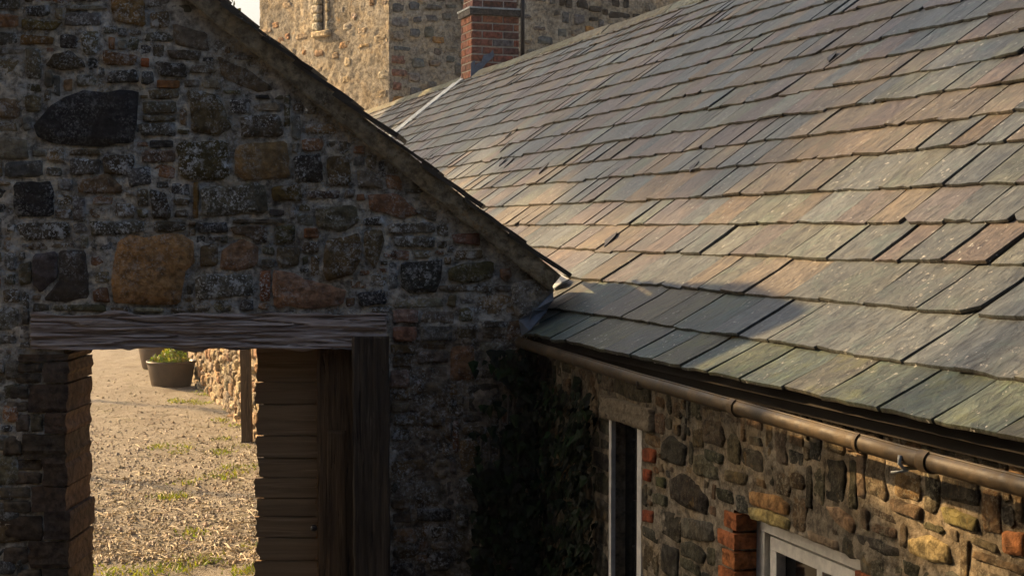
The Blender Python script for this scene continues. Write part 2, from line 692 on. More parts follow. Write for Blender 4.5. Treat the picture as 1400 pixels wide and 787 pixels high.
def plank(fr, s0, s1, t0, t1, d, thick, mat, name, parent, amp=.008, along='t', seed=0.0, nx=10, ny=60, edge=.006, crack=.0, color=(.2, .15, .1, 1), rag=0.0, smooth=True):
    """rough sawn timber: displaced front face with sides"""
    vs, fs = [], []
    for j in range(ny + 1):
        for i in range(nx + 1):
            u, v = i / nx, j / ny
            s, t = s0 + (s1 - s0) * u, t0 + (t1 - t0) * v
            if along == 't':
                es = edge * fbm(seed, t * 5, 1 if i == 0 else 2, 3) if i in (0, nx) else 0
                et = 0
                dd = amp * fbm(s * 38 + seed, t * 2.2, 4, 3)
                g = mn.noise((s * 26 + seed * 3, t * 1.1, 7))
            else:
                es = rag * fbm(seed, t * 22, 1 if i == 0 else 2, 3) if i in (0, nx) else 0
                et = edge * fbm(s * 5, seed, 1 if j == 0 else 2, 3) if j in (0, ny) else 0
                tw = t + .012 * mn.noise((s * 1.3, seed, 0))
                dd = amp * fbm(s * 2.4, tw * 42 + seed, 4, 4)
                g = mn.noise((s * 1.5, tw * 34 + seed * 3, 7))
            if crack and abs(g) < .11:
                dd -= crack * (1 - abs(g) / .11)
            vs.append(fr.p(s + es, t + et, d + dd))
    n = nx + 1
    flip = np.dot(np.cross(fr.U, fr.V), fr.N) < 0
    for j in range(ny):
        for i in range(nx):
            q = (j * n + i, j * n + i + 1, (j + 1) * n + i + 1, (j + 1) * n + i)
            fs.append(q[::-1] if flip else q)
    bd = [i for i in range(n)] + [j * n + nx for j in range(1, ny + 1)] + [ny * n + i for i in range(nx - 1, -1, -1)] + [j * n for j in range(ny - 1, 0, -1)]
    b0 = len(vs)
    for k in bd:
        vs.append(np.asarray(vs[k]) - fr.N * (thick + np.dot(np.asarray(vs[k]) - fr.p(0, 0, d), fr.N)))
    m = len(bd)
    for k in range(m):
        k2 = (k + 1) % m
        q = (bd[k2], bd[k], b0 + k, b0 + k2)
        fs.append(q[::-1] if flip else q)
    q = tuple(b0 + k for k in range(m))
    fs.append(q if flip else q[::-1])
    return MB().add(vs, fs, color).build(name, mat, parent, smooth)


def vary_col(c, amt=.3, lich=1.0, r=rng):
    k = 1 + r.uniform(-amt, amt)
    return (c[0] * k * r.uniform(.92, 1.08), c[1] * k, c[2] * k * r.uniform(.9, 1.1), lich)


# ================================================================== GROUND
def build_ground():
    xs = list(np.concatenate([[-160, -60, -25, -14], np.arange(-9, 0.6, .07), [2, 5, 12, 40, 160]]))
    ys = list(np.concatenate([[-60, -10, 0, 5, 9], np.arange(10, 24, .09), np.arange(24, 34, .25), [38, 50, 90, 240]]))
    vs, fs = [], []
    for y in ys:
        for x in xs:
            z = 0.0
            if -9 < x < .6 and 10 <= y < 34:
                z = .035 * fbm(x * .9, y * .9, 1, 2) + .022 * fbm(x * 4, y * 4, 2, 4)
            vs.append((x, y, z))
    n = len(xs)
    for j in range(len(ys) - 1):
        for i in range(n - 1):
            fs.append((j * n + i, j * n + i + 1, (j + 1) * n + i + 1, (j + 1) * n + i))
    MB().add(vs, fs, (.3, .25, .18, 1)).build('ground', M['ground'], None, True, 'structure')


build_ground()


def build_yard():
    m = plain_material('dark low-bounce paving', (.045, .043, .04), .75, .3, 0, 9, .5, .8, .02)  # unseen dark paving added to cut warm bounce onto the walls
    vs, fs = [], []
    for j in range(41):
        for i in range(41):
            x, y = -8 + 10.6 * i / 40, -1.55 + 9.2 * j / 40
            vs.append((x, y, .03 + .008 * fbm(x * 3, y * 3, 1, 3)))
    for j in range(40):
        for i in range(40):
            k = j * 41 + i
            fs.append((k, k + 1, k + 42, k + 41))
    MB().add(vs, fs).build('low_bounce_pavement', m, None, True, 'structure')


build_yard()

# ================================================================== GATE WALL (gable with doorway)
GY = 7.73
gfr = Frame((0, GY, 0), (1, 0, 0), (0, 0, 1), (0, -1, 0))
G = lambda x, y: (float(atY(x, y, GY)[0]), float(atY(x, y, GY)[2]))
GT = .42                                       # wall thickness
gate = thing('stone_gable_wall', (G(300, 400)[0], GY + GT / 2, 0), 'dark lichened rubble gable wall with a doorway and sloping coping', 'wall')

apex = G(120, -132)
tip = G(757, 379)
left_e = (2 * apex[0] - tip[0], tip[1])
open_l, open_r = G(80, 0)[0], G(486, 0)[0]
lint_top, lint_bot = G(0, 430)[1], G(0, 476)[1]
g_outline = [(left_e[0], -.1), (G(735, 0)[0], -.1), (G(735, 0)[0], G(0, 440)[1]), (G(752, 0)[0], G(0, 410)[1]), G(756, 392), tip, apex, left_e]


def g_inside(s, t):
    if not in_poly(s, t, g_outline): return False
    if open_l < s < open_r and t < lint_bot + .03: return False
    return True


def g_stone_inside(s, t):
    if not g_inside(s, t): return False
    # keep clear of the coping, of the lintel and of the post
    if t > tip[1] + (apex[1] - tip[1]) * (tip[0] - s) / (tip[0] - apex[0]) - .10: return False
    if t > tip[1] + (apex[1] - tip[1]) * (s - left_e[0]) / (apex[0] - left_e[0]) - .10: return False
    if G(36, 0)[0] < s < G(531, 0)[0] and lint_bot - .01 < t < lint_top + .01: return False
    if G(420, 0)[0] < s < G(532, 0)[0] and t < lint_top: return False
    if G(20, 0)[0] < s < G(119, 0)[0] and t < lint_bot: return False
    return True


# the stones one can pick out, traced on the wall plane: (colour, lichen, proud, outline in photograph pixels)
KEYS = [
    ((.016, .019, .024), .25, .020, [(46, 169), (71, 143), (106, 126), (189, 123), (189, 160), (183, 197), (137, 200), (69, 197), (51, 186)]),
    ((.045, .035, .018), .6, .030, [(63, 90), (74, 74), (97, 70), (114, 83), (117, 93), (86, 97)]),
    ((.20, .125, .045), .6, .02, [(150, -4), (197, -4), (200, 38), (156, 30)]),
    ((.085, .068, .035), .7, .02, [(255, 122), (300, 128), (318, 175), (300, 184), (262, 180)]),
    ((.18, .125, .06), .35, .022, [(320, 198), (394, 192), (397, 243), (337, 247), (322, 238)]),
    ((.060, .050, .018), 1.2, .02, [(240, 195), (312, 192), (313, 245), (245, 245)]),
    ((.22, .10, .035), .3, .015, [(215, 110), (246, 110), (246, 121), (215, 121)]),
    ((.10, .075, .035), .6, .015, [(203, 123), (245, 123), (245, 135), (205, 136)]),
    ((.075, .065, .04), .7, .02, [(195, 139), (242, 139), (242, 155), (197, 155)]),
    ((.10, .085, .05), .5, .015, [(194, 157), (240, 158), (238, 166), (196, 166)]),
    ((.06, .055, .04), .9, .02, [(190, 169), (241, 168), (240, 187), (193, 186)]),
    ((.028, .03, .03), .6, .01, [(205, 192), (238, 192), (238, 202), (205, 203)]),
    ((.12, .08, .055), .8, .015, [(193, 206), (240, 205), (240, 222), (195, 222)]),
    ((.075, .062, .042), 1.0, .02, [(328, 160), (383, 155), (388, 187), (330, 188)]),
    ((.075, .062, .045), .6, .02, [(228, 68), (275, 70), (272, 84), (232, 80)]),
    ((.035, .03, .022), .8, .025, [(212, 84), (255, 88), (256, 106), (218, 105)]),
    ((.105, .08, .05), .3, .006, [(297, 77), (342, 97), (376, 124), (350, 127), (302, 104)]),
    ((.11, .085, .022), .5, .015, [(30, 26), (85, 30), (76, 42), (30, 41)]),
    ((.15, .09, .03), .6, .015, [(28, 47), (74, 51), (72, 61), (28, 61)]),
    ((.14, .075, .03), .7, .02, [(140, 68), (188, 76), (186, 91), (142, 89)]),
    ((.34, .105, .03), .1, .02, [(193, 79), (205, 80), (205, 93), (193, 92)]),
    ((.045, .042, .035), 1.0, .02, [(148, 98), (186, 95), (190, 113), (145, 115)]),
    ((.12, .10, .075), .4, .008, [(235, 32), (284, 46), (288, 72), (240, 62)]),
    ((.22, .10, .03), .3, .01, [(148, 50), (157, 52), (156, 68), (149, 68)]),
    ((.016, .018, .022), .4, .02, [(17, 250), (70, 246), (75, 262), (72, 296), (20, 297)]),
    ((.07, .075, .075), 1.2, .015, [(6, 222), (60, 218), (58, 241), (8, 243)]),
    ((.085, .080, .07), 1.2, .015, [(95, 216), (138, 218), (136, 238), (96, 240)]),
    ((.06, .045, .025), 1.0, .02, [(141, 212), (184, 212), (181, 238), (142, 240)]),
    ((.085, .085, .085), .8, .02, [(172, 231), (205, 227), (208, 252), (178, 257)]),
    ((.13, .085, .045), .6, .02, [(105, 247), (148, 238), (168, 255), (165, 265), (108, 264)]),
    ((.30, .175, .075), .3, .022, [(157, 345), (163, 328), (180, 320), (200, 324), (229, 319), (251, 321), (266, 331), (266, 357), (255, 373), (248, 414), (206, 417), (155, 414), (154, 383)]),
    ((.065, .055, .058), .2, .02, [(46, 346), (79, 343), (80, 378), (56, 402), (44, 388)]),
    ((.055, .048, .042), .5, .015, [(82, 341), (118, 342), (124, 408), (88, 413), (60, 408), (83, 380)]),
    ((.09, .075, .04), .5, .02, [(25, 362), (43, 356), (43, 388), (28, 391)]),
    ((.17, .095, .02), .2, .01, [(264, 249), (271, 249), (271, 298), (264, 297)]),
    ((.085, .082, .060), 1.1, .02, [(274, 255), (362, 250), (366, 290), (276, 297)]),
    ((.085, .060, .018), .5, .02, [(371, 256), (410, 250), (414, 274), (373, 275)]),
    ((.04, .03, .018), .8, .02, [(205, 259), (228, 263), (236, 300), (208, 300)]),
    ((.08, .078, .06), 1.3, .015, [(122, 302), (198, 302), (196, 318), (126, 323)]),
    ((.07, .06, .04), 1.0, .015, [(24, 305), (95, 302), (98, 326), (30, 330)]),
    ((.055, .045, .025), 1.0, .02, [(210, 303), (254, 302), (253, 315), (212, 318)]),
    ((.03, .03, .03), 1.0, .015, [(269, 304), (310, 304), (312, 318), (271, 318)]),
    ((.08, .06, .04), 1.0, .015, [(315, 309), (366, 308), (364, 333), (333, 322), (320, 320)]),
    ((.20, .125, .078), .3, .015, [(303, 340), (330, 326), (355, 336), (352, 364), (322, 372), (301, 365)]),
    ((.11, .08, .042), .5, .015, [(273, 336), (299, 331), (298, 362), (273, 366)]),
    ((.11, .105, .082), 1.1, .015, [(267, 377), (345, 375), (347, 404), (268, 409)]),
    ((.19, .075, .032), 1.2, .015, [(354, 370), (370, 370), (370, 411), (356, 411)]),
    ((.235, .14, .09), .35, .022, [(373, 369), (405, 373), (430, 386), (473, 394), (470, 415), (451, 421), (373, 421)]),
    ((.022, .02, .018), .8, .02, [(401, 214), (440, 209), (442, 250), (406, 248)]),
    ((.09, .065, .03), .6, .02, [(446, 214), (477, 214), (481, 254), (449, 255)]),
    ((.15, .13, .10), .8, .02, [(488, 232), (508, 234), (524, 248), (524, 258), (490, 255)]),
    ((.19, .10, .055), .5, .02, [(502, 266), (543, 264), (576, 292), (550, 298), (505, 286)]),
    ((.07, .05, .035), .8, .015, [(418, 261), (466, 261), (463, 272), (420, 271)]),
    ((.10, .092, .058), .7, .025, [(430, 282), (488, 280), (491, 305), (470, 318), (433, 309)]),
    ((.045, .042, .015), .5, .02, [(375, 310), (403, 306), (404, 330), (376, 334)]),
    ((.17, .075, .03), .3, .02, [(415, 312), (434, 311), (437, 325), (416, 326)]),
    ((.10, .070, .032), .6, .03, [(447, 328), (492, 318), (496, 345), (486, 374), (446, 386), (441, 352)]),
    ((.09, .07, .035), .5, .03, [(498, 315), (523, 313), (527, 330), (512, 370), (499, 350)]),
    ((.095, .075, .045), .6, .02, [(378, 338), (411, 338), (409, 362), (380, 366)]),
    ((.11, .10, .08), .9, .02, [(530, 307), (592, 303), (596, 318), (532, 320)]),
    ((.085, .08, .062), .9, .02, [(537, 323), (595, 322), (594, 338), (540, 337)]),
    ((.025, .028, .026), .6, .025, [(548, 359), (605, 353), (603, 385), (595, 400), (560, 402), (547, 392)]),
    ((.055, .05, .018), .35, .03, [(611, 368), (633, 359), (675, 357), (674, 379), (650, 387), (613, 384)]),
    ((.15, .085, .05), .4, .03, [(683, 367), (697, 367), (700, 378), (692, 386), (684, 380)]),
    ((.16, .075, .05), .5, .02, [(617, 320), (655, 318), (657, 336), (622, 333)]),
    ((.022, .026, .032), .5, .02, [(488, 401), (525, 395), (530, 415), (492, 419)]),
    ((.12, .10, .07), .9, .015, [(600, 389), (672, 390), (670, 399), (601, 397)]),
    ((.20, .125, .095), .4, .015, [(537, 423), (571, 423), (571, 441), (537, 441)]),
    ((.22, .11, .07), .4, .02, [(537, 446), (570, 446), (570, 466), (538, 466)]),
    ((.15, .10, .075), .4, .02, [(533, 505), (560, 505), (560, 530), (533, 530)]),
    ((.30, .20, .13), .3, .012, [(612, 210), (660, 228), (700, 300), (640, 250)]) if False else ((.10, .085, .06), .8, .02, [(560, 285), (598, 290), (596, 302), (585, 300)]),
]
keys_local = []
for c, li, pr, P in KEYS:
    keys_local.append([G(x, y) for x, y in P])

g_rest = rubble_fill(g_stone_inside, (left_e[0], G(740, 0)[0], -.05, apex[1]), keys_local,
                     [((.14, .36), (.08, .15)), ((.09, .2), (.05, .10)), ((.12, .26), (.10, .20)), ((.08, .13), (.04, .08)), ((.2, .42), (.05, .10))], res=.013, gap=1)
PAL_G = [(.11, .088, .050), (.14, .105, .058), (.080, .072, .054), (.13, .118, .088), (.18, .125, .066), (.046, .044, .040), (.18, .16, .12), (.19, .105, .052), (.10, .09, .048), (.12, .118, .108)]


def px_area(P, fr):
    q = [proj(fr.p(s, t)) for s, t in P]
    x0, x1, y0, y1 = min(a for a, b in q), max(a for a, b in q), min(b for a, b in q), max(b for a, b in q)
    vx = max(0, min(x1, 1400) - max(x0, 0)); vy = max(0, min(y1, 787) - max(y0, 0))
    return vx * vy + 1e-4 * (x1 - x0) * (y1 - y0)


def lay(fr, singles, rest, parent, mat, palette, limit, proud=(.006, .024), name='stone', back=-.04, lich=(.5, 1.2), filler_name='small_stones', rough=.010, dull=1.0, arris=.009, tilt=.05):
    n = 0
    for i, (c, li, pr, P) in enumerate(singles):
        stone_mesh(fr, P, tuple(v * dull for v in c[:3]) + (li,), max(pr, .012), 3.3 * i + 1, back, 24, rough * .8, arris=arris, tilt=.02).build(name, mat, parent, True)
        n += 1
    rest = sorted(rest, key=lambda P: -px_area(P, fr))
    fill = MB()
    for i, P in enumerate(rest):
        c = vary_col(rng.choice(palette), .35, rng.uniform(*lich))
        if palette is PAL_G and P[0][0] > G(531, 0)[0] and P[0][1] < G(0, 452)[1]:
            c = (c[0] * .62, c[1] * .55, c[2] * .5, c[3] * .5)     # browner stone, with the dark corner's shade put into its colour
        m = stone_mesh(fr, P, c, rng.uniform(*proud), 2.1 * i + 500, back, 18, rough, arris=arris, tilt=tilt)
        if n < limit:
            m.build(name, mat, parent, True); n += 1
        else:
            fill.merge(m)
    if fill.v:
        fill.build(filler_name, mat, parent, True, 'stuff')


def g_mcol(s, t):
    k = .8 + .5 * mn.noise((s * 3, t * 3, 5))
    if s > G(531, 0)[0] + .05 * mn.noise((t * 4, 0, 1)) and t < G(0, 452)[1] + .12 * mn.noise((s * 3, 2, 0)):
        k *= .42                                   # unpointed, earthy joints; the corner's shade is also put into the colour
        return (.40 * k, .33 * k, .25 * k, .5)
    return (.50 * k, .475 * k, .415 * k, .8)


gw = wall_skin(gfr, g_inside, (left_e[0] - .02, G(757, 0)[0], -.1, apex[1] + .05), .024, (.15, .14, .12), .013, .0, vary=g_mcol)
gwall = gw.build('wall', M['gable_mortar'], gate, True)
core = MB()
mcol = (.13, .12, .10)
core.merge(prism(gfr, [(left_e[0], -.1), (open_l, -.1), (open_l, lint_top), (left_e[0], lint_top)], -.03, -GT, mcol))
core.merge(prism(gfr, [(open_r + .02, -.1), (G(733, 0)[0], -.1), (G(733, 0)[0], lint_top), (open_r + .02, lint_top)], -.03, -GT, mcol))
core.merge(prism(gfr, [(left_e[0], lint_top + .002), (G(748, 0)[0], lint_top + .002), (tip[0] - .03, tip[1] - .02), (apex[0], apex[1] - .04), left_e], -.03, -GT, mcol))
core.build('wall_core', M['gable_mortar'], gate)
singles = [(c, li, pr, L) for (c, li, pr, _), L in zip(KEYS, keys_local)]

# jamb blocks to the left of the doorway: long and short work
JL = [(60, 494, 86, 521), (28, 484, 86, 492), (41, 525, 86, 562), (62, 565, 86, 591), (34, 594, 86, 625), (60, 628, 86, 662), (45, 665, 86, 697),
      (62, 699, 86, 735), (0, 704, 58, 738), (41, 741, 86, 774), (60, 777, 86, 812), (40, 815, 86, 850), (60, 853, 86, 885), (42, 888, 86, 922), (60, 925, 86, 960), (40, 963, 86, 985)]
JF = [(24, 497, 57, 509), (22, 510, 57, 523), (14, 527, 38, 545), (10, 548, 38, 562), (22, 565, 40, 590), (42, 566, 59, 590), (5, 596, 30, 622), (22, 628, 57, 642), (20, 645, 57, 661),
      (0, 665, 42, 680), (5, 684, 42, 700), (5, 746, 38, 770), (25, 778, 57, 810)]
jamb_polys = []
for x0, y0, x1, y1 in JL:
    a, b = G(x0, y1), G(x1, y0)
    jamb_polys.append((vary_col((.065, .048, .036), .22, .25), .25, rng.uniform(.012, .028), [(a[0], a[1]), ((a[0] + b[0]) / 2, a[1] + rng.uniform(-.006, .006)), (b[0], a[1]), (b[0] + rng.uniform(-.012, .012), (a[1] + b[1]) / 2), (b[0], b[1]), ((a[0] + b[0]) / 2, b[1] + rng.uniform(-.006, .006)), (a[0], b[1])]))
for x0, y0, x1, y1 in JF:
    a, b = G(x0, y1), G(x1, y0)
    jamb_polys.append((vary_col((.085, .07, .05), .3, .9), .9, rng.uniform(.004, .02), [(a[0], a[1]), (b[0], a[1]), (b[0], b[1]), (a[0], b[1])]))
for i, (c, li, pr, P) in enumerate(jamb_polys):
    if i >= len(JL) or i == 8:
        stone_mesh(gfr, P, tuple(c[:3]) + (li,), pr, 31 + 2.7 * i, -.04, 22, .010, .008).build('jamb_stone', M['jamb_stone'], gate, True)
    else:
        xs_, ys_ = [q[0] for q in P], [q[1] for q in P]
        plank(gfr, min(xs_), G(86, 0)[0] + rng.uniform(-.012, .014), min(ys_) - .002, max(ys_) + .002, pr, GT + pr + rng.uniform(0, .02), M['jamb_stone'], 'jamb_stone', gate, .006, 's', 31 + 2.7 * i, 8, 6, .008, 0, tuple(c[:3]) + (li,), .016, False)
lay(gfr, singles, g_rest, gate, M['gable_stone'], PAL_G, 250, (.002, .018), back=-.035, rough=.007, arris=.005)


# the opening's right hand pier, set back behind the timber
pier_fr = Frame((0, GY + .22, 0), (1, 0, 0), (0, 0, 1), (0, -1, 0))
PX = lambda x, y: (float(atY(x, y, GY + .22)[0]), float(atY(x, y, GY + .22)[2]))
pys = [474, 523, 553, 596, 626, 653, 681, 706, 735, 766, 800, 838, 872, 910, 950, 985]
door = plank(gfr, G(427, 0)[0], G(497, 0)[0], -.05, G(0, 474)[1], -.10, .08, M['leaf_wood'], 'door', gate, .005, 't', 2.0, 14, 120, .006, .008)
for i in range(len(pys) - 1):
    a, b = PX(351 + rng.uniform(-2.5, 3), pys[i + 1] - 1.6), PX(434, pys[i])
    plank(pier_fr, a[0], b[0], a[1], b[1], rng.uniform(.0, .009), .035, M['board_wood'], 'board', door, .002, 's', 88 + 3.1 * i, 16, 8, .003, .0, rag=.02, smooth=False)
MB().box(tuple(pier_fr.p(PX(356, 0)[0], -.02, -.012)), (PX(440, 0)[0] - PX(356, 0)[0], 0, 0), (0, .02, 0), (0, 0, lint_bot + .02), (.1, .07, .04, 1)).build('backing_board', M['board_wood'], door)
for zz in (.35, 1.1, 1.7):
    MB().box(tuple(pier_fr.p(PX(353, 0)[0], zz, -.037)), (PX(425, 0)[0] - PX(353, 0)[0], 0, 0), (0, .03, 0), (0, 0, .12), (.1, .07, .04, 1)).build('ledge', M['board_wood'], door)
plank(gfr, G(38, 0)[0], G(527, 0)[0], G(0, 477)[1], G(0, 429)[1], .030, .30, M['oak'], 'lintel', gate, .012, 's', 4.0, 240, 40, .022, .022)
plank(gfr, G(481, 0)[0], G(531, 0)[0], -.05, G(0, 459)[1], .052, .20, M['post_wood'], 'door_post', gate, .010, 't', 9.0, 16, 140, .01, .016)
plank(gfr, G(441, 0)[0], G(468, 0)[0], -.05, G(0, 592)[1], -.083, .02, M['leaf_wood'], 'patch_board', door, .004, 't', 5.0, 8, 80, .006, .004)
kb = MB()
kp = np.array(gfr.p(*G(427.5, 724), -.085))
kb.tube([kp, kp + np.array([0, -.02, 0]), kp + np.array([0, -.035, 0]), kp + np.array([0, -.045, 0])], [.008, .010, .019, .010], 10)
kb.build('knob', M['black_iron'], door, True)

# coping: a band of weathered cement under thin slates, both slopes
for side in (1, -1):
    P0, P1 = (np.array(tip), np.array(apex)) if side == 1 else (np.array(left_e), np.array(apex))
    d = P1 - P0; L = np.linalg.norm(d); d /= L
    nrm = np.array([d[1], -d[0]]) * (-1 if side == 1 else 1)
    if nrm[1] < 0: nrm = -nrm
    cfr = Frame(gfr.p(P0[0], P0[1]), np.array([d[0], 0, d[1]]), np.array([nrm[0], 0, nrm[1]]), (0, -1, 0))
    # band
    nx, ny = 150, 8
    vs, fs, cs = [], [], []
    for j in range(ny + 1):
        for i in range(nx + 1):
            s = -.02 + (L + .02) * i / nx
            t = -.068 + .101 * j / ny
            dd = .105 - .03 * (1 - j / ny) ** 2 + .008 * fbm(s * 9, t * 14, side, 4)
            if j == 0: t += .010 * fbm(s * 8, 3, side, 3)
            vs.append(cfr.p(s, t, dd)); k = .85 + .3 * mn.noise((s * 3, t * 8, 3)); cs.append((.21 * k, .195 * k, .15 * k, .8))
    n = nx + 1
    flip = np.dot(np.cross(cfr.U, cfr.V), cfr.N) < 0
    for j in range(ny):
        for i in range(nx):
            q = (j * n + i, j * n + i + 1, (j + 1) * n + i + 1, (j + 1) * n + i)
            fs.append(q[::-1] if flip else q)
    b = len(vs)
    for i in range(nx + 1):
        vs.append(cfr.p(-.02 + (L + .02) * i / nx, -.068, -.02)); cs.append((.14, .13, .1, .5))
    for i in range(nx):
        q = (b + i, b + i + 1, i + 1, i)
        fs.append(q[::-1] if flip else q)
    MB().add(vs, fs, cs).build('coping_band', M['coping'], gate, True)
    # thin cover slates, lapped down the slope
    s = -.06
    k = 0
    while s < L - .03:
        w = rng.uniform(.20, .30)
        if s + w + .10 > L: w = max(.02, L - s - .10)
        th = rng.uniform(.015, .026)
        lift = rng.uniform(.022, .036)
        nseg = 5
        vs, fs = [], []
        e0 = rng.uniform(.115, .150)
        for i in range(nseg + 1):
            u = i / nseg
            h0 = .018 + lift * (1 - u) + .003 * rng.uniform(-1, 1)
            fd = e0 + rng.uniform(-.006, .006)
            for (dd, hh) in ((fd, h0), (fd, h0 + th), (-GT - .04, h0 + th), (-GT - .04, h0)):
                vs.append(cfr.p(min(s + (w + .10) * u, L + .01), hh, dd))
        for i in range(nseg):
            for q in range(4):
                q2 = (q + 1) % 4
                fs.append((i * 4 + q, i * 4 + q2, (i + 1) * 4 + q2, (i + 1) * 4 + q))
        fs.append((3, 2, 1, 0)); fs.append(tuple(nseg * 4 + q for q in range(4)))
        MB().add(vs, fs, vary_col((.045, .04, .034), .3, 1.0), [(s, 0, k)] * len(vs)).build('coping_slate', M['slate'], gate)
        s += w; k += 1

# rounded mortar lump at the foot of the coping
kn = [G(x, y) for x, y in [(700, 392), (722, 380), (750, 386), (758, 396), (750, 414), (726, 436), (706, 434), (698, 412)]]
stone_mesh(gfr, kn, (.20, .19, .165, .9), .05, 77, -.30, 26, .014).build('kneeler', M['gable_mortar'], gate, True)

# ================================================================== SLATE ROOFED HOUSE
ev = np.array([-.33, 1.0, 0]); ev /= np.linalg.norm(ev)       # along the eaves, away from the camera
pv = np.array([ev[1], -ev[0], 0])                             # into the house
zv = np.array([0, 0, 1.0])
E0 = atY(715, 462, GY)
house = thing('stone_house', (float(E0[0] + pv[0] * 2), float(E0[1] + pv[1] * 2), 0), 'long rubble stone house with graded slate roof and brick chimney', 'house')

# roof section: flatter at the eaves, steeper above
DU = .01
us = np.arange(0, 9, DU)
pit = np.radians(28 + 10.5 * np.clip(us / 1.15, 0, 1) ** 1.0)
Pp = np.concatenate([[0], np.cumsum(np.cos(pit) * DU)])[:-1]
Zz = np.concatenate([[0], np.cumsum(np.sin(pit) * DU)])[:-1]


def sec(u):
    if u < 0:
        return u * math.cos(pit[0]), u * math.sin(pit[0]), pit[0]
    i = min(int(u / DU), len(us) - 2)
    f = u / DU - i
    return Pp[i] * (1 - f) + Pp[i + 1] * f, Zz[i] * (1 - f) + Zz[i + 1] * f, pit[i]


def roof(e, u, h=0.0):
    a, z, t = sec(u)
    n = -pv * math.sin(t) + zv * math.cos(t)
    sag = .009 * mn.noise((e * .55, u * .8, 2.0)) + .003 * mn.noise((e * 1.7, u * 2.1, 6.0))
    return E0 + ev * e + pv * a + zv * z + n * (h + sag)


def roof_px(x, y):
    """(e, u) of the roof point seen at a pixel"""
    d = ray(x, y)
    dp, cp = np.dot(d, pv), np.dot(C - E0, pv)
    t = (Pp - cp) / dp
    r = (C[2] - E0[2] + t * d[2]) - Zz
    ok = t > 0
    sg = np.sign(r)
    idx = np.where(ok[:-1] & ok[1:] & (sg[:-1] != sg[1:]))[0]
    i = idx[0] if len(idx) else len(us) - 1
    q = C + t[i] * d - E0
    return float(np.dot(q, ev)), float(us[i])


cy = [523, 466, 406, 353.4, 312, 272.6, 233.5, 204, 175, 148.5, 125, 103, 82, 63, 46, 30, 16, 4, -6]
cu = [roof_px(1000, y)[1] for y in cy]
cu[0] = 0.0
u_ridge = roof_px(1000, -16)[1]
e_far = roof_px(503, 143)[0]
e_near = -6.3
print('courses', [round(q, 2) for q in cu], 'ridge', u_ridge, 'e_far', e_far, 'ridge z', E0[2] + sec(u_ridge)[1], 'eave z', E0[2])

ap_, zp_, _ = sec(u_ridge)
# deck under the slates, both slopes
dk = MB()
ne, nu = 70, 24
vs, fs = [], []
for j in range(nu + 1):
    for i in range(ne + 1):
        vs.append(roof(e_near + (e_far - e_near) * i / ne, .02 + (u_ridge - .02) * j / nu, -.035))
for j in range(nu):
    for i in range(ne):
        k = j * (ne + 1) + i
        fs.append((k, k + ne + 1, k + ne + 2, k + 1))
dk.add(vs, fs, (.03, .026, .022, 1))
b0, b1 = E0 + ev * e_near, E0 + ev * e_far
rn, rf = b0 + pv * ap_ + zv * (zp_ - .03), b1 + pv * ap_ + zv * (zp_ - .03)
kn_, kf_ = b0 + pv * (2 * ap_), b1 + pv * (2 * ap_)
dk.add([rn, rf, kf_, kn_], [(0, 1, 2, 3)], (.12, .12, .12, 1))
roof_o = dk.build('roof', M['dark_board'], house)

PAL_S = [((.158, .137, .125), 3), ((.142, .158, .144), 3), ((.168, .150, .120), 2.5), ((.122, .143, .147), 3), ((.143, .135, .135), 2.5), ((.180, .150, .112), .8), ((.135, .152, .128), 1.5)]
pw = [w for _, w in PAL_S]


def slate_mesh(e0, w, u0, L, color, seed, tilt, lift=.034, th=.013, na=4, nb=3, chip=None, slip=0.0):
    vs, fs, rp = [], [], []
    r = random.Random(int(seed * 1000))
    tw = r.uniform(-.006, .006)
    sk = r.uniform(-.012, .012)
    for j in range(nb + 1):
        for i in range(na + 1):
            a, b = i / na, j / nb
            ee = e0 + w * a + sk * b
            uu = u0 - slip + L * b
            if j == 0:
                uu += .004 * r.uniform(-1, 1) + .004 * mn.noise((ee * 9, seed, 0))
                if chip == 'l' and i == 0: uu += .035
                if chip == 'r' and i == na: uu += .035
            if i in (0, na): ee += .003 * r.uniform(-1, 1)
            h = lift * (1 - b) + tilt + tw * (a - .5) * 2 * (1 - b) + .002 * r.uniform(-1, 1)
            vs.append(roof(ee, uu, h))
            rp.append((ee, uu, seed * 7.3))
    n = na + 1
    for j in range(nb):
        for i in range(na):
            k = j * n + i
            fs.append((k, k + n, k + n + 1, k + 1))
    rim = [j * n for j in range(nb, -1, -1)] + list(range(1, n)) + [j * n + na for j in range(1, nb + 1)]
    base = len(vs)
    for k in rim:
        j, i = divmod(k, n)
        nn = roof(rp[k][0], rp[k][1], 0) - roof(rp[k][0], rp[k][1], th)
        vs.append(np.asarray(vs[k]) + nn)
        rp.append((rp[k][0], rp[k][1] + .02, seed * 7.3))
    for q in range(len(rim) - 1):
        fs.append((rim[q], rim[q + 1], base + q + 1, base + q))
    dirt_shade = (.034, .027, .018, 1.0)  # dirt brown that also puts the shade under the tails into the rim
    cl = [tuple(color)] * base + [dirt_shade] * (len(vs) - base)
    return MB().add(vs, fs, cl, rp)


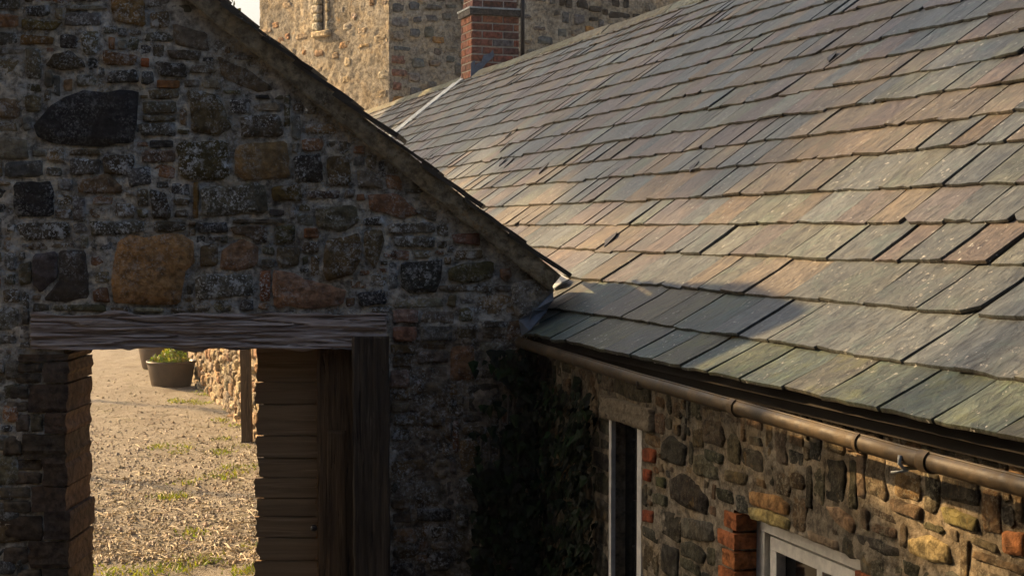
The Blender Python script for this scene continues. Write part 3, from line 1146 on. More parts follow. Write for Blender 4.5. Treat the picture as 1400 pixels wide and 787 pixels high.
slates = []
moss = MB()
sr = random.Random(5)
for k in range(len(cu)):
    u0 = cu[k]
    g = (cu[k + 1] if k + 1 < len(cu) else u_ridge) - u0
    g = max(g, .10)
    prev_g = u0 - cu[k - 1] if k else g
    L = min(2.1 * g, u_ridge + .02 - u0) if k < len(cu) - 1 else g
    e = e_near + sr.uniform(-.1, .1)
    wm = max(.175, .265 - .005 * k)
    while e < e_far:
        w = wm * sr.choice([.72, .85, .95, 1.0, 1.1, 1.25, 1.4])
        if e + w > e_far: w = e_far - e + .01
        if w < .05: break
        # neighbouring slates came from the same bed: colours drift in patches
        pick = sr.choices(range(len(PAL_S)), pw)[0]
        if sr.random() < .45:
            pick = int((mn.noise((e * .5, u0 * .7, 4)) * .5 + .5) * 6.99) % 7
        c = PAL_S[pick][0]
        kk = sr.uniform(.82, 1.18)
        c = [c[0] * kk * .70, c[1] * kk * .70, c[2] * kk * .73]
        mossy = 1.0
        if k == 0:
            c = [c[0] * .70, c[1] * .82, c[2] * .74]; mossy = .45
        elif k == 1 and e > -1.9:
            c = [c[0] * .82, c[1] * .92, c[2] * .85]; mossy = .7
        slip = 0.0 if k == 0 or sr.random() > .05 else sr.uniform(.008, .03)
        chip = None if k == 0 or sr.random() > .10 else sr.choice('lr')
        gapw = sr.choice([.004, .006, .008, .012, .018]) * (1.0 if k < 9 else .7)
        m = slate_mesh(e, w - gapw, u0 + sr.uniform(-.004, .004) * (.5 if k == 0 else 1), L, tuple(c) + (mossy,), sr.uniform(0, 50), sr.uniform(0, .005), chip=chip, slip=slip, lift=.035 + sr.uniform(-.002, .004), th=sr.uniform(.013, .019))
        P = [proj(roof(e, u0)), proj(roof(e + w, u0)), proj(roof(e + w, u0 + g)), proj(roof(e, u0 + g))]
        xs = [min(max(q[0], 0), 1400) for q in P]; ys = [min(max(q[1], 0), 787) for q in P]
        vis = abs(area2(list(zip(xs, ys))))
        cx = sum(q[0] for q in P) / 4; cyy = sum(q[1] for q in P) / 4
        if cx < 766 and cyy > -36 + (cx - 262) * .824:
            vis = 0                                     # hidden behind the gable wall
        slates.append((vis, m))
        # dry moss crust under the tail
        if vis > 60 and k > 0:
            q = 0.0
            while q < w:
                ln = sr.uniform(.012, .05)
                if sr.random() < .62:
                    hh = sr.uniform(.002, .009); dp = sr.uniform(.002, .009)
                    a0, a1 = e + q, min(e + q + ln, e + w)
                    uu = u0 + .004
                    mv = [roof(a0, uu + .01, .010), roof(a1, uu + .01, .010), roof(a1, uu - dp, .012), roof(a0, uu - dp * sr.random(), .012),
                          roof(a0, uu + .01, .014 + hh), roof(a1, uu + .01, .014 + hh), roof((a0 + a1) / 2, uu - dp * .7, .012 + hh)]
                    moss.add(mv, [(0, 1, 2, 3), (4, 6, 5), (3, 2, 6), (3, 6, 4), (2, 5, 6), (0, 3, 4), (1, 5, 2)], (.2, .13, .05, 1))
                q += ln
        e += w
slates.sort(key=lambda q: -q[0])
for v, m in slates[:298]:
    m.build('slate', M['slate'], roof_o)
rest = MB()
for v, m in slates[298:]:
    rest.merge(m)
rest.build('far_slates', M['slate'], roof_o, False, 'stuff')
moss.build('moss_crust', M['moss'], roof_o, False, 'stuff')

# small dark slipped scraps and white splashes seen on the slates
for x, y in [(697, 189), (692, 206), (698, 227), (690, 226), (746, 235), (606, 252), (953, 235), (838, 334), (1142, 85), (590, 218)]:
    e, u = roof_px(x, y)
    r = random.Random(x)
    s = .035 + .02 * r.random()
    vs = [roof(e - s, u - s * 1.4, .040), roof(e + s * .9, u - s * .3, .046), roof(e + s * .8, u + s * 1.8, .040), roof(e - s * .4, u + s * .8, .044)]
    vs += [np.asarray(q) - zv * .012 for q in vs]
    MB().add(vs, [(0, 1, 2, 3), (4, 7, 6, 5), (0, 4, 5, 1), (1, 5, 6, 2), (2, 6, 7, 3), (3, 7, 4, 0)], (.02, .02, .02, 1)).build('slate_chip', M['black_iron'], roof_o)

# ridge tiles
e = e_near
e_ch = roof_px(645, 106)[0]
while e < e_far:
    w = rng.uniform(.8, 1.1)
    if not (e_ch - .02 < e + w * .5 < e_ch + .62):
        vs, fs = [], []
        n = 7
        dz = rng.uniform(-.008, .008)
        for q, ee in enumerate((e, e + w * .5, e + w - .008)):
            for k in range(n):
                a = math.pi * (k / (n - 1))
                wob = .006 * mn.noise((ee * 4, k * .7, 1))
                hx = [-.135, -.13, -.03, 0, .03, .13, .135][k]; hz = [-.075, -.05, .04, .055, .04, -.05, -.075][k]
                b = E0 + ev * ee + pv * (ap_ + hx) + zv * (zp_ + hz + dz + wob)
                b = b + zv * (.022 * mn.noise((ee * .55, u_ridge * .8, 2.0)))
                vs.append(b)
        for q in range(2):
            for k in range(n - 1):
                fs.append((q * n + k, (q + 1) * n + k, (q + 1) * n + k + 1, q * n + k + 1))
        fs.append(tuple(range(n))); fs.append(tuple(2 * n + k for k in range(n))[::-1])
        MB().add(vs, fs, vary_col((.105, .108, .082), .2, .8)).build('ridge_tile', M['coping'], roof_o, False)
    e += w

# pale strip running down the slope from the chimney
ea, ua = roof_px(638, 106); eb, ub = roof_px(536, 188)
for k in range(9):
    f0, f1 = k / 9, (k + .97) / 9
    ss = MB()
    pts = []
    for f in (f0, f1):
        for wd in (-.2, .2):
            pts.append(roof(ea + (eb - ea) * f + wd * (1 + .12 * rng.uniform(-1, 1)), ua + (ub - ua) * f, .042 + .003 * (1 if f == f0 else -1)))
    pts += [q - zv * .02 for q in pts]
    ss.add(pts, [(0, 1, 3, 2), (4, 6, 7, 5), (0, 4, 5, 1), (1, 5, 7, 3), (3, 7, 6, 2), (2, 6, 4, 0)], (.5, .5, .5, 1))
    ss.build('lead_strip', M['pale_fillet'], roof_o)

# ---------------------------------------------------------------- chimney
ec, uc = roof_px(645, 108)
ca, cz, _ = sec(uc)
c_or = E0 + ev * ec + pv * ca                               # front left foot in plan, z of the eaves
CW, CD = .72, .55
z_base = E0[2] + cz - .25
Yc = c_or[1]
z_top = float(atY(645, 20, Yc)[2])
chim = MB().box(tuple(np.array([c_or[0], c_or[1], z_base]) + pv * .012 + ev * .012), tuple(pv * (CW - .024)), tuple(ev * (CD - .024)), (0, 0, z_top - z_base), (.36, .32, .26, .8)).build('chimney', M['pale_joint'], house)
bh = 10.6 / F * Yc
nb_c = int((z_top - z_base) / bh)
for j in range(nb_c):
    z0 = z_top - (j + 1) * bh
    for face in (0, 1):
        L = CW if face == 0 else CD
        dv = pv if face == 0 else ev
        ov = ev if face == 0 else pv
        bl = .315
        off = 0 if (j + face) % 2 else -bl / 2
        s = off
        while s < L - .02:
            a, b = max(s, 0.0), min(s + bl, L)
            if b - a > .05:
                cc = rng.choice([(.20, .07, .04), (.16, .06, .038), (.24, .095, .05), (.12, .055, .04), (.12, .112, .108) if face == 0 and j < 6 and s > .2 else (.20, .08, .045), (.13, .12, .115) if face == 0 and j < 5 and s > .2 else (.17, .075, .05)])
                pr = rng.uniform(.0, .005)
                o = np.array([c_or[0], c_or[1], z0 + .012]) + dv * (a + .010) - ov * pr
                MB().box(o, dv * (b - a - .020), ov * .05, zv * (bh - .024), vary_col(cc, .15, .5)).build('brick', M['brick'], chim)
            s += bl
cap = MB()
o = np.array([c_or[0], c_or[1], z_top]) - pv * .035 - ev * .035
cap.box(o, pv * (CW + .07), ev * (CD + .07), zv * .085, (.055, .05, .045, .6))
cap.build('chimney_cap', M['coping'], chim)
cap = MB().box(o - pv * .012 - ev * .012 + zv * .087, pv * (CW + .094), ev * (CD + .094), zv * .022, (.5, .5, .5, 1)).build('cap_flashing', M['pale_fillet'], chim)
for j in range(5):
    z0 = z_top + .112 + j * bh
    for face in (0, 1):
        L = (CW if face == 0 else CD) - .04
        dv, ov = (pv, ev) if face == 0 else (ev, pv)
        s = 0 if (j + face) % 2 else -.16
        while s < L - .02:
            a, b = max(s, 0.0), min(s + .315, L)
            if b - a > .05:
                o = np.array([c_or[0], c_or[1], z0 + .008]) + pv * .02 + ev * .02 + dv * (a + .006)
                MB().box(o, dv * (b - a - .020), ov * .05, zv * (bh - .024), vary_col((.11, .05, .035), .2, .5)).build('brick', M['brick'], chim)
            s += .315
MB().box(np.array([c_or[0], c_or[1], z_top + .111]) + (pv + ev) * .032, pv * (CW - .064), ev * (CD - .064), zv * (bh * 5 + .02), (.3, .27, .22, .8)).build('upper_stack', M['pale_joint'], chim)
# stepped lead flashing at its foot
fl = MB()
pr_ = None
for k in range(6):
    f = k / 6
    uu0, uu1 = uc + f * (u_ridge - uc), uc + (f + 1 / 6) * (u_ridge - uc)
    A, B = roof(ec, uu0, .03), roof(ec, uu1, .03)
    A, B = A - ev * .02, B - ev * .02
    hh = .17 + .05 * rng.random()
    A2, B2 = A + zv * hh + ev * .004, B + zv * (hh - .03) + ev * .004
    A3, B3 = roof(ec - .15 - .04 * rng.random(), uu0, .05), roof(ec - .17, uu1, .05)
    fl.add([A, B, B2, A2, A3, B3], [(0, 1, 2, 3), (1, 0, 4, 5)], (.3, .3, .3, 1))
fl.build('chimney_flashing', M['lead'], chim)
lp = [(643, 110), (644, 96), (651, 88), (658, 85), (661, 76), (670, 73), (674, 68), (676, 77), (664, 88), (656, 98), (650, 108)]
pts = [hit(x, y, c_or - ev * .03, ev) for x, y in lp]
nl = len(pts)
MB().add(pts + [q + ev * .012 for q in pts], [tuple(range(nl)), tuple(range(nl, 2 * nl))[::-1]] + [(k, nl + k, nl + (k + 1) % nl, (k + 1) % nl) for k in range(nl)], (.3, .3, .3, 1)).build('lead_apron', M['lead'], chim)
# black soil pipe behind the chimney's near corner
px_, py_ = 714, 66
eP, uP = ec - .05, u_ridge
pb = E0 + ev * eP + pv * (ap_ + .03)
Yp = float(pb[1])
pb = atY(714.5, 70, Yp)
MB().tube([pb - zv * .4, pb + zv * .6, pb + zv * 1.8], .030, 12).build('soil_pipe', M['black_iron'], house, True)

# ---------------------------------------------------------------- eaves, gutter
INS = .13                                                   # wall face behind the eaves line
fb = MB()
fb.box(E0 + ev * e_near + pv * (INS - .035) - zv * .075, ev * (e_far - e_near), pv * .03, zv * .10, (.03, .025, .02, 1))
fb.box(E0 + ev * e_near + pv * INS - zv * .08, ev * (e_far - e_near), pv * .2, zv * .02, (.03, .025, .02, 1))
fb.build('eaves_board', M['dark_board'], house)

gp0 = E0 - pv * .045
gn = pv
GR = .029
gpx = [(704, 464), (870, 515), (1041, 563), (1219, 613), (1400, 660)]    # its front lip
gl0 = E0 - pv * (.02 + GR)
gpts = [hit(x, y, gl0, gn) + pv * GR - zv * GR * .55 for x, y in gpx]
dirn = (gpts[-1] - gpts[-2]); gpts.append(gpts[-1] + dirn * .8)



def gutter_piece(pts, r, name, parent, rim=True, half=True, thick=.004):
    vs, fs = [], []
    seg = 16
    for q in pts:
        for rr in (r, r - thick):
            for k in range(seg + 1):
                a = math.pi * (.05 + 1.33 * k / seg)
                vs.append(np.asarray(q) + pv * (math.cos(a) * rr) - zv * (math.sin(a) * rr))
    m = 2 * (seg + 1)
    for i in range(len(pts) - 1):
        for k in range(seg):
            fs.append((i * m + k, i * m + k + 1, (i + 1) * m + k + 1, (i + 1) * m + k))
            fs.append((i * m + seg + 1 + k, (i + 1) * m + seg + 1 + k, (i + 1) * m + seg + 2 + k, i * m + seg + 2 + k))
        for k in (0, seg):
            fs.append((i * m + k, (i + 1) * m + k, (i + 1) * m + seg + 1 + k, i * m + seg + 1 + k))
    for b in (0, (len(pts) - 1) * m):
        for k in range(seg):
            fs.append((b + k, b + seg + 1 + k, b + seg + 2 + k, b + k + 1))
    return MB().add(vs, fs, (.3, .3, .3, 1)).build(name, M['gutter'], parent, True)


gut = gutter_piece(gpts, GR, 'gutter', house)


def g_at(x, y):
    return hit(x, y, gl0, gn) + pv * GR - zv * GR * .55


def on_gutter(x):
    for i in range(len(gpx) - 1):
        if gpx[i][0] <= x <= gpx[i + 1][0]:
            f = (x - gpx[i][0]) / (gpx[i + 1][0] - gpx[i][0])
            return g_at(x, gpx[i][1] * (1 - f) + gpx[i + 1][1] * f)


for xa, xb in ((994, 1001), (1252, 1264), (1166, 1170)):
    a, b = on_gutter(xa), on_gutter(xb)
    gutter_piece([a, b], GR + .006, 'gutter_collar', gut)
# rolled front lip
MB().tube([q - pv * (GR * .36) + zv * GR * .93 for q in gpts], .0045, 8).build('gutter_lip', M['gutter'], gut, True)
# broken bracket hanging under the gutter
q = on_gutter(1232)
br = MB()
br.tube([q - pv * (GR + .004) + zv * .004, q - pv * (GR + .006) - zv * .02, q - pv * .02 - zv * (GR + .006), q + pv * .03 - zv * (GR + .008)], .006, 8)
br.tube([q - pv * .01 - zv * (GR + .012) - ev * .01, q - pv * .05 - zv * (GR + .020) + ev * .02], .004, 6)
br.build('gutter_bracket', M['pale_fillet'], gut, True)
q = on_gutter(872)
MB().tube([q - pv * (GR + .004), q - pv * (GR + .004) - zv * .03, q - pv * .01 - zv * (GR + .006)], .005, 6).build('gutter_bracket', M['gutter'], gut, True)

# ---------------------------------------------------------------- house wall towards the yard
hfr = Frame(E0 * np.array([1, 1, 0]) + pv * INS, ev, zv, -pv)
HW = lambda x, y: hfr.px(x, y)
wall_top = E0[2] - .06
w1 = (HW(879, 620)[0], HW(833, 620)[0])                    # tall window: near and far edge
w1_top = HW(850, 577)[1]
w2 = (HW(1176, 760)[0], HW(1004, 700)[0])
w2_top = HW(1004, 699)[1]
w2_bot = w2_top - .75
print('w1', w1, w1_top, 'w2', w2, w2_top)
a_near = e_near + .2


def h_inside(s, t):
    if not (a_near < s < e_far - .1 and -.05 < t < wall_top): return False
    if w1[0] < s < w1[1] and t < w1_top: return False
    if w2[0] < s < w2[1] and w2_bot < t < w2_top: return False
    return True


def h_mcol(s, t):
    k = .85 + .4 * mn.noise((s * 2.5, t * 2.5, 9))
    return (.215 * k, .178 * k, .126 * k, .6)


near_b = (-4.9, -.02, .55, wall_top + .0)
far_b = (7.6, 17.6, -.05, 1.75)
hw = wall_skin(hfr, h_inside, near_b, .022, (.3, .25, .18), .009, .001, vary=h_mcol)
hwall = hw.build('wall', M['house_mortar'], house, True)
fwall = wall_skin(hfr, h_inside, far_b, .05, (.3, .25, .18), .03, 0, vary=h_mcol).build('courtyard_wall', M['house_mortar'], house, True)
hc = MB()
mc = (.22, .18, .13)
segs = [(a_near, w2[0]), (w2[1], w1[0]), (w1[1], e_far - .1)]
for a, b in segs:
    hc.merge(prism(hfr, [(a, -.05), (b, -.05), (b, wall_top), (a, wall_top)], -.03, -.45, mc))
hc.merge(prism(hfr, [(w2[0], w2_top), (w2[1], w2_top), (w2[1], wall_top), (w2[0], wall_top)], -.032, -.45, mc))
hc.merge(prism(hfr, [(w2[0], -.05), (w2[1], -.05), (w2[1], w2_bot), (w2[0], w2_bot)], -.032, -.45, mc))
hc.merge(prism(hfr, [(w1[0], w1_top), (w1[1], w1_top), (w1[1], wall_top), (w1[0], wall_top)], -.032, -.45, mc))
# the other three walls of the house
back_o = 2 * ap_ - INS * 2
for a in (a_near, e_far - .1):
    f2 = Frame(hfr.p(a, 0, 0), pv, zv, ev * (1 if a > 0 else -1))
    hc.merge(prism(f2, [(.02, -.05), (back_o, -.05), (back_o, wall_top), (ap_ - INS, E0[2] + zp_ - .14), (.02, wall_top)], 0, -.3, mc))
hc.merge(prism(Frame(hfr.p(0, 0, -back_o), ev, zv, pv), [(a_near, -.05), (e_far - .1, -.05), (e_far - .1, wall_top), (a_near, wall_top)], 0, -.3, mc))
hc.build('wall_core', M['house_mortar'], house)

HK = [
    ((.045, .04, .028), .3, .02, [(907, 603), (918, 594), (940, 610), (938, 640), (906, 628)]),
    ((.045, .035, .025), .3, .025, [(918, 654), (933, 645), (955, 662), (971, 682), (968, 702), (940, 694), (918, 680)]),
    ((.10, .09, .055), .4, .02, [(950, 622), (960, 618), (985, 640), (984, 658), (950, 646)]),
    ((.075, .075, .045), .4, .02, [(965, 612), (991, 621), (989, 635), (966, 629)]),
    ((.095, .085, .065), .5, .015, [(935, 706), (975, 713), (978, 741), (935, 735)]),
    ((.055, .05, .032), .4, .02, [(933, 742), (945, 738), (966, 756), (963, 771), (935, 758)]),
    ((.27, .075, .03), .1, .03, [(881, 612), (897, 615), (897, 634), (881, 630)]),
    ((.28, .07, .028), .1, .03, [(881, 640), (891, 642), (891, 659), (881, 656)]),
    ((.26, .07, .03), .1, .03, [(881, 695), (895, 698), (895, 715), (881, 713)]),
    ((.08, .085, .04), .4, .02, [(898, 650), (910, 653), (911, 668), (899, 664)]),
    ((.09, .085, .05), .5, .02, [(893, 672), (912, 677), (913, 692), (895, 688)]),
    ((.13, .10, .05), .4, .02, [(995, 640), (1024, 648), (1022, 664), (994, 656)]),
    ((.36, .21, .09), .1, .045, [(1027, 669), (1055, 674), (1081, 690), (1079, 703), (1028, 690)]),
    ((.38, .31, .13), .4, .03, [(1026, 692), (1055, 697), (1082, 710), (1080, 724), (1030, 710)]),
    ((.42, .33, .16), .4, .035, [(1246, 735), (1270, 729), (1300, 745), (1304, 771), (1270, 766), (1246, 755)]),
    ((.22, .16, .10), .3, .02, [(1106, 723), (1148, 739), (1149, 752), (1110, 737)]),
    ((.36, .16, .07), .2, .04, [(1373, 724), (1402, 728), (1402, 762), (1375, 756)]),
    ((.30, .20, .12), .2, .03, [(1130, 690), (1150, 692), (1172, 716), (1168, 728), (1148, 718)]),
    ((.12, .085, .055), .3, .02, [(1220, 680), (1262, 694), (1260, 712), (1222, 698)]),
    ((.16, .14, .055), .4, .03, [(1290, 690), (1340, 708), (1340, 728), (1296, 716)]),
]
hk_local = [[HW(x, y) for x, y in P] for _, _, _, P in HK]
wf = .0


def h_stone_in(s, t):
    if not h_inside(s, t): return False
    if w1[0] - .14 < s < w1[1] + .08 and w1_top - .01 < t < w1_top + .115: return False
    if w2[1] - .01 < s < w2[1] + .16 and t < w2_top + .01: return False
    if t > wall_top - .02: return False
    return True


h_rest = rubble_fill(h_stone_in, near_b, hk_local, [((.26, .56), (.08, .16)), ((.18, .36), (.06, .11)), ((.16, .32), (.09, .19)), ((.10, .18), (.04, .07))], res=.014, gap=1)
f_rest = rubble_fill(h_inside, far_b, [], [((.3, .7), (.12, .22)), ((.2, .45), (.10, .2)), ((.15, .3), (.15, .26))], res=.04, gap=1)
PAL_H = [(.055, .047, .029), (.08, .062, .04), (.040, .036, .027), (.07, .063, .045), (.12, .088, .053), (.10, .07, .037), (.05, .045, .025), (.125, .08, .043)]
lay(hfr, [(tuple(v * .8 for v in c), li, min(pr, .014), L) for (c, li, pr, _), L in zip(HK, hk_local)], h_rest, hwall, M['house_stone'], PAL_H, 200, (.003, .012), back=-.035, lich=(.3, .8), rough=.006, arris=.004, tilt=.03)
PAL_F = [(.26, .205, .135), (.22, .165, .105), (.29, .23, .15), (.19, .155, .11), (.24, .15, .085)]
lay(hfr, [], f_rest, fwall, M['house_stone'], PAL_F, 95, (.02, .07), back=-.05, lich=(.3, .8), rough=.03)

# tall window in the dark corner
win = MB().box(hfr.p(w1[0] + .02, -.0, -.075), ev * (w1[1] - w1[0] - .04), zv * (w1_top - .02), pv * .02, (.02, .02, .02, 1)).build('tall_window', M['glass'], house)
for a, b_ in ((w1[0] + .008, .05), (w1[1] - .035, .03)):
    MB().box(hfr.p(a, .3, .004), ev * b_, zv * (w1_top - .30), pv * .022, (.5, .5, .5, 1)).build('window_frame', M['white_paint'], win)
plank(hfr, w1[0] - .13, w1[1] + .06, w1_top + .004, w1_top + .105, .03, .12, M['pale_oak'], 'window_lintel', win, .006, 's', 3.0, 40, 8, .008, .008)

# casement window with white frame and red brick jamb
rec = -.11
cas = MB().box(hfr.p(w2[0] + .01, w2_bot + .01, rec - .03), ev * (w2[1] - w2[0] - .02), zv * (w2_top - w2_bot - .02), pv * .02, (.02, .02, .02, 1)).build('casement_window', M['glass'], house)


def fbar(s0, s1, t0, t1, d, th, name):
    MB().box(hfr.p(s0, t0, d), ev * (s1 - s0), zv * (t1 - t0), pv * th, (.5, .5, .5, 1)).build(name, M['white_paint'], cas)


fw = .062
fbar(w2[0], w2[1] - .035, w2_top - fw - .002, w2_top - .002, rec + .03, .055, 'window_frame')
fbar(w2[1] - .035 - fw, w2[1] - .035, w2_bot, w2_top - fw - .004, rec + .03, .055, 'window_frame')
fbar(w2[0], w2[0] + fw, w2_bot, w2_top - fw - .004, rec + .03, .055, 'window_frame')
x1 = w2[1] - .035 - fw - .014
x0 = w2[0] + fw + .014
fbar(x0, x1, w2_top - fw - .018 - .05, w2_top - fw - .018, rec + .012, .04, 'sash')
fbar(x1 - .05, x1, w2_bot + .05, w2_top - fw - .07, rec + .012, .04, 'sash')
fbar(x0, x0 + .05, w2_bot + .05, w2_top - fw - .07, rec + .012, .04, 'sash')
fbar((x0 + x1) / 2 - .02, (x0 + x1) / 2 + .02, w2_bot + .05, w2_top - fw - .07, rec + .006, .03, 'glazing_bar')
z = w2_top - .0
k = 0
while z > w2_bot - .1:
    hb = rng.uniform(.072, .085)
    wd = .11 if k % 2 else .07
    o = hfr.p(w2[1] - .034 + rng.uniform(-.004, .004), z - hb + .006, .012 + rng.uniform(0, .012))
    P = [(w2[1] - .034, z - hb + .006), (w2[1] + wd, z - hb + .006), (w2[1] + wd, z - .002), (w2[1] - .034, z - .002)]
    plank(hfr, P[0][0], P[1][0], P[0][1] + .003, P[2][1] - .003, rng.uniform(.008, .02), .15, M['red_brick'], 'jamb_brick', cas, .004, 's', 7 * k + 3, 10, 6, .004, 0, vary_col((.34, .115, .04), .2, .2), .006, False)
    z -= hb; k += 1
for zz in (0.0, -.085):
    P = [(w2[0] - .10, w2_top - .10 + zz), (w2[0] + .01, w2_top - .10 + zz), (w2[0] + .01, w2_top - .025 + zz), (w2[0] - .10, w2_top - .025 + zz)]
    plank(hfr, P[0][0], P[1][0], P[0][1] + .003, P[2][1] - .003, .012, .12, M['red_brick'], 'jamb_brick', cas, .004, 's', 9 + zz, 10, 6, .004, 0, vary_col((.32, .10, .035), .2, .2), .006, False)

# blue lead tucked between gate wall and roof
ld = MB()
pl = [(709, 437), (716, 432), (730, 424), (742, 412), (756, 398), (757, 410), (748, 424), (737, 440), (724, 452), (713, 459)]
lf = Frame((0, GY - .09, 0), (1, 0, 0), (0, 0, 1), (0, -1, 0))
pts = [atY(x, y, GY - .09 + .03 * math.sin(i * 2.1)) for i, (x, y) in enumerate(pl)]
nl = len(pts)
ld.add([q for q in pts] + [q + np.array([0, .006, 0]) for q in pts], [tuple(range(nl))[::-1], tuple(range(nl, 2 * nl))] + [(k, (k + 1) % nl, nl + (k + 1) % nl, nl + k) for k in range(nl)], (.3, .3, .3, 1))
ld.build('lead_flashing', M['lead'], roof_o)
pts = [roof(*roof_px(x, y), .05 + .02 * (i % 2)) for i, (x, y) in enumerate([(757, 388), (768, 384), (784, 390), (776, 398), (762, 402), (756, 398)])]
nl = len(pts)
MB().add([q for q in pts] + [q - zv * .006 for q in pts], [tuple(range(nl))[::-1], tuple(range(nl, 2 * nl))] + [(k, (k + 1) % nl, nl + (k + 1) % nl, nl + k) for k in range(nl)], (.3, .3, .3, 1)).build('lead_flashing', M['lead'], roof_o)

# ================================================================== TOWER
TC = atY(532, 100, 31.0)
TC = np.array([TC[0], TC[1], 0])
tl = np.array([-.74, .67, 0]); tl /= np.linalg.norm(tl)      # left face runs away to the left
tr = np.array([.90, .44, 0]); tr /= np.linalg.norm(tr)
# left edge of the tower seen at x = 356
k = (356 - 700) / F
tlen = (k * TC[1] - TC[0]) / (tl[0] - k * tl[1])
TH_T = 15.0
tower = thing('stone_tower', tuple(TC), 'square stone tower with sandy render and a slit window behind the roof', 'tower')
lfr = Frame(TC, tl, zv, np.cross(tl, zv) * (1 if np.cross(tl, zv)[1] < 0 else -1))
rfr = Frame(TC, tr, zv, np.cross(tr, zv) * (1 if np.cross(tr, zv)[1] < 0 else -1))
RL = 11.0
sx0, sx1 = lfr.px(446, 20)[0], lfr.px(437, 20)[0]
s_bot = lfr.px(440, 41)[1]
s_top = s_bot + 1.5


def tl_in(s, t):
    return not (sx0 < s < sx1 and s_bot < t < s_top)


def t_mcol(base):
    def f(s, t):
        q = .8 + .45 * mn.noise((s * .9, t * .9, 2)) + .2 * mn.noise((s * 4, t * 4, 5))
        return (base[0] * q, base[1] * q, base[2] * q, .7)
    return f


tz0, tz1 = 3.2, 9.0
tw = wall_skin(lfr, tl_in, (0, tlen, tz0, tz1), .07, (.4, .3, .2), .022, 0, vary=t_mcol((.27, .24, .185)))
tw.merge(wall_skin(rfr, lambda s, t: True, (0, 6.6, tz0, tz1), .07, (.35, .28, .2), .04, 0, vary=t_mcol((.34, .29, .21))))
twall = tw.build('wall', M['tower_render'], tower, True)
tcore = MB()
quad = [TC, TC + tr * RL, TC + tr * RL + tl * tlen, TC + tl * tlen]
cen = sum(quad) / 4
quad = [q + (cen - q) / np.linalg.norm(cen - q) * .12 for q in quad]
# leave the slit open in the core: two blocks either side handled by a recess box in front of it
vs = [q for q in quad] + [q + zv * TH_T for q in quad]
tcore.add(vs, [(0, 1, 5, 4), (1, 2, 6, 5), (2, 3, 7, 6), (3, 0, 4, 7), (4, 5, 6, 7)], (.33, .26, .17, .6))
tcore.build('wall_core', M['tower_render'], tower)
slit = MB().box(lfr.p(sx0 - .02, s_bot - .02, -.075), tl * (sx1 - sx0 + .04), zv * (s_top - s_bot + .04), -lfr.N * .005, (.01, .01, .01, 1)).build('slit_window', M['glass'], tower)
bar_s = sx0 + (sx1 - sx0) * .35
MB().box(lfr.p(sx0 - .0, s_bot, -.06), tl * (sx1 - sx0) * .55, zv * (s_top - s_bot), lfr.N * .03, (.5, .5, .5, 1)).build('mullion', plain_material('grey window stone', (.22, .19, .15), .9, .2), slit)
zz = s_bot - .02
k = 0
while zz < s_top:
    hh = rng.uniform(.17, .23)
    P = [(sx1, zz), (sx1 + (.17 if k % 2 else .22), zz), (sx1 + (.17 if k % 2 else .22), zz + hh - .02), (sx1, zz + hh - .02)]
    stone_mesh(lfr, P, vary_col((.34, .32, .27), .12, .5), .05, 5 + k, -.08, 16, .012).build('jamb_stone', M['tower_stone'], slit, True)
    P = [(sx0 - .10, zz), (sx0, zz), (sx0, zz + hh - .02), (sx0 - .10, zz + hh - .02)]
    stone_mesh(lfr, P, vary_col((.30, .26, .19), .12, .5), .04, 9 + k, -.08, 16, .012).build('jamb_stone', M['tower_stone'], slit, True)
    zz += hh; k += 1
P = [(sx0 - .16, s_bot - .16), (sx1 + .25, s_bot - .16), (sx1 + .25, s_bot - .025), (sx0 - .16, s_bot - .025)]
stone_mesh(lfr, P, (.36, .30, .20, .5), .07, 15, -.08, 20, .012).build('sill', M['tower_stone'], slit, True)

# stones in the shaded face, spaced out in the mortar; a few dark ones far right
trest = rubble_fill(lambda s, t: True, (.05, 6.4, 4.3, 8.2), [], [((.28, .5), (.16, .3)), ((.2, .36), (.14, .26)), ((.3, .62), (.12, .18)), ((.18, .28), (.18, .34))], res=.05, gap=2, rnd=random.Random(21))
PAL_T = [(.12, .12, .112), (.15, .135, .112), (.105, .11, .11), (.18, .15, .11), (.09, .09, .083)]
tr_r = random.Random(3)
nst = 0
for i, P in enumerate(trest):
    if tr_r.random() < .16: continue
    c = vary_col(tr_r.choice(PAL_T), .25, .5, tr_r)
    q = proj(rfr.p(*P[0]))
    if tr_r.random() < .06: c = (.30, .16, .05, .3)
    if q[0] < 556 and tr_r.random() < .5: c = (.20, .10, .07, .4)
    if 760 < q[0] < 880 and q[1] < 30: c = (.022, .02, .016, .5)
    if nst < 180 and px_area(P, rfr) > 12:
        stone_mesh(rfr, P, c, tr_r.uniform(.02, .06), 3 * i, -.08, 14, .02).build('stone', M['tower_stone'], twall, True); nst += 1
lrest = rubble_fill(lambda s, t: tl_in(s, t) and not (sx0 - .3 < s < sx1 + .4 and s_bot - .3 < t), (.05, tlen - .05, 4.3, 8.2), [], [((.2, .5), (.12, .25))], res=.05, gap=4, rnd=random.Random(9))
for i, P in enumerate(lrest):
    if tr_r.random() < .35 or nst > 285: continue
    stone_mesh(lfr, P, vary_col(tr_r.choice([(.25, .20, .13), (.21, .18, .135), (.16, .14, .115), (.29, .25, .19), (.22, .14, .075)]), .15, .5, tr_r), tr_r.uniform(.002, .02), 3 * i + 900, -.08, 14, .02).build('stone', M['tower_stone'], twall, True); nst += 1

# ================================================================== COURTYARD THINGS
def ground_px(x, y):
    d = ray(x, y)
    return C + d * (-C[2] / d[2])


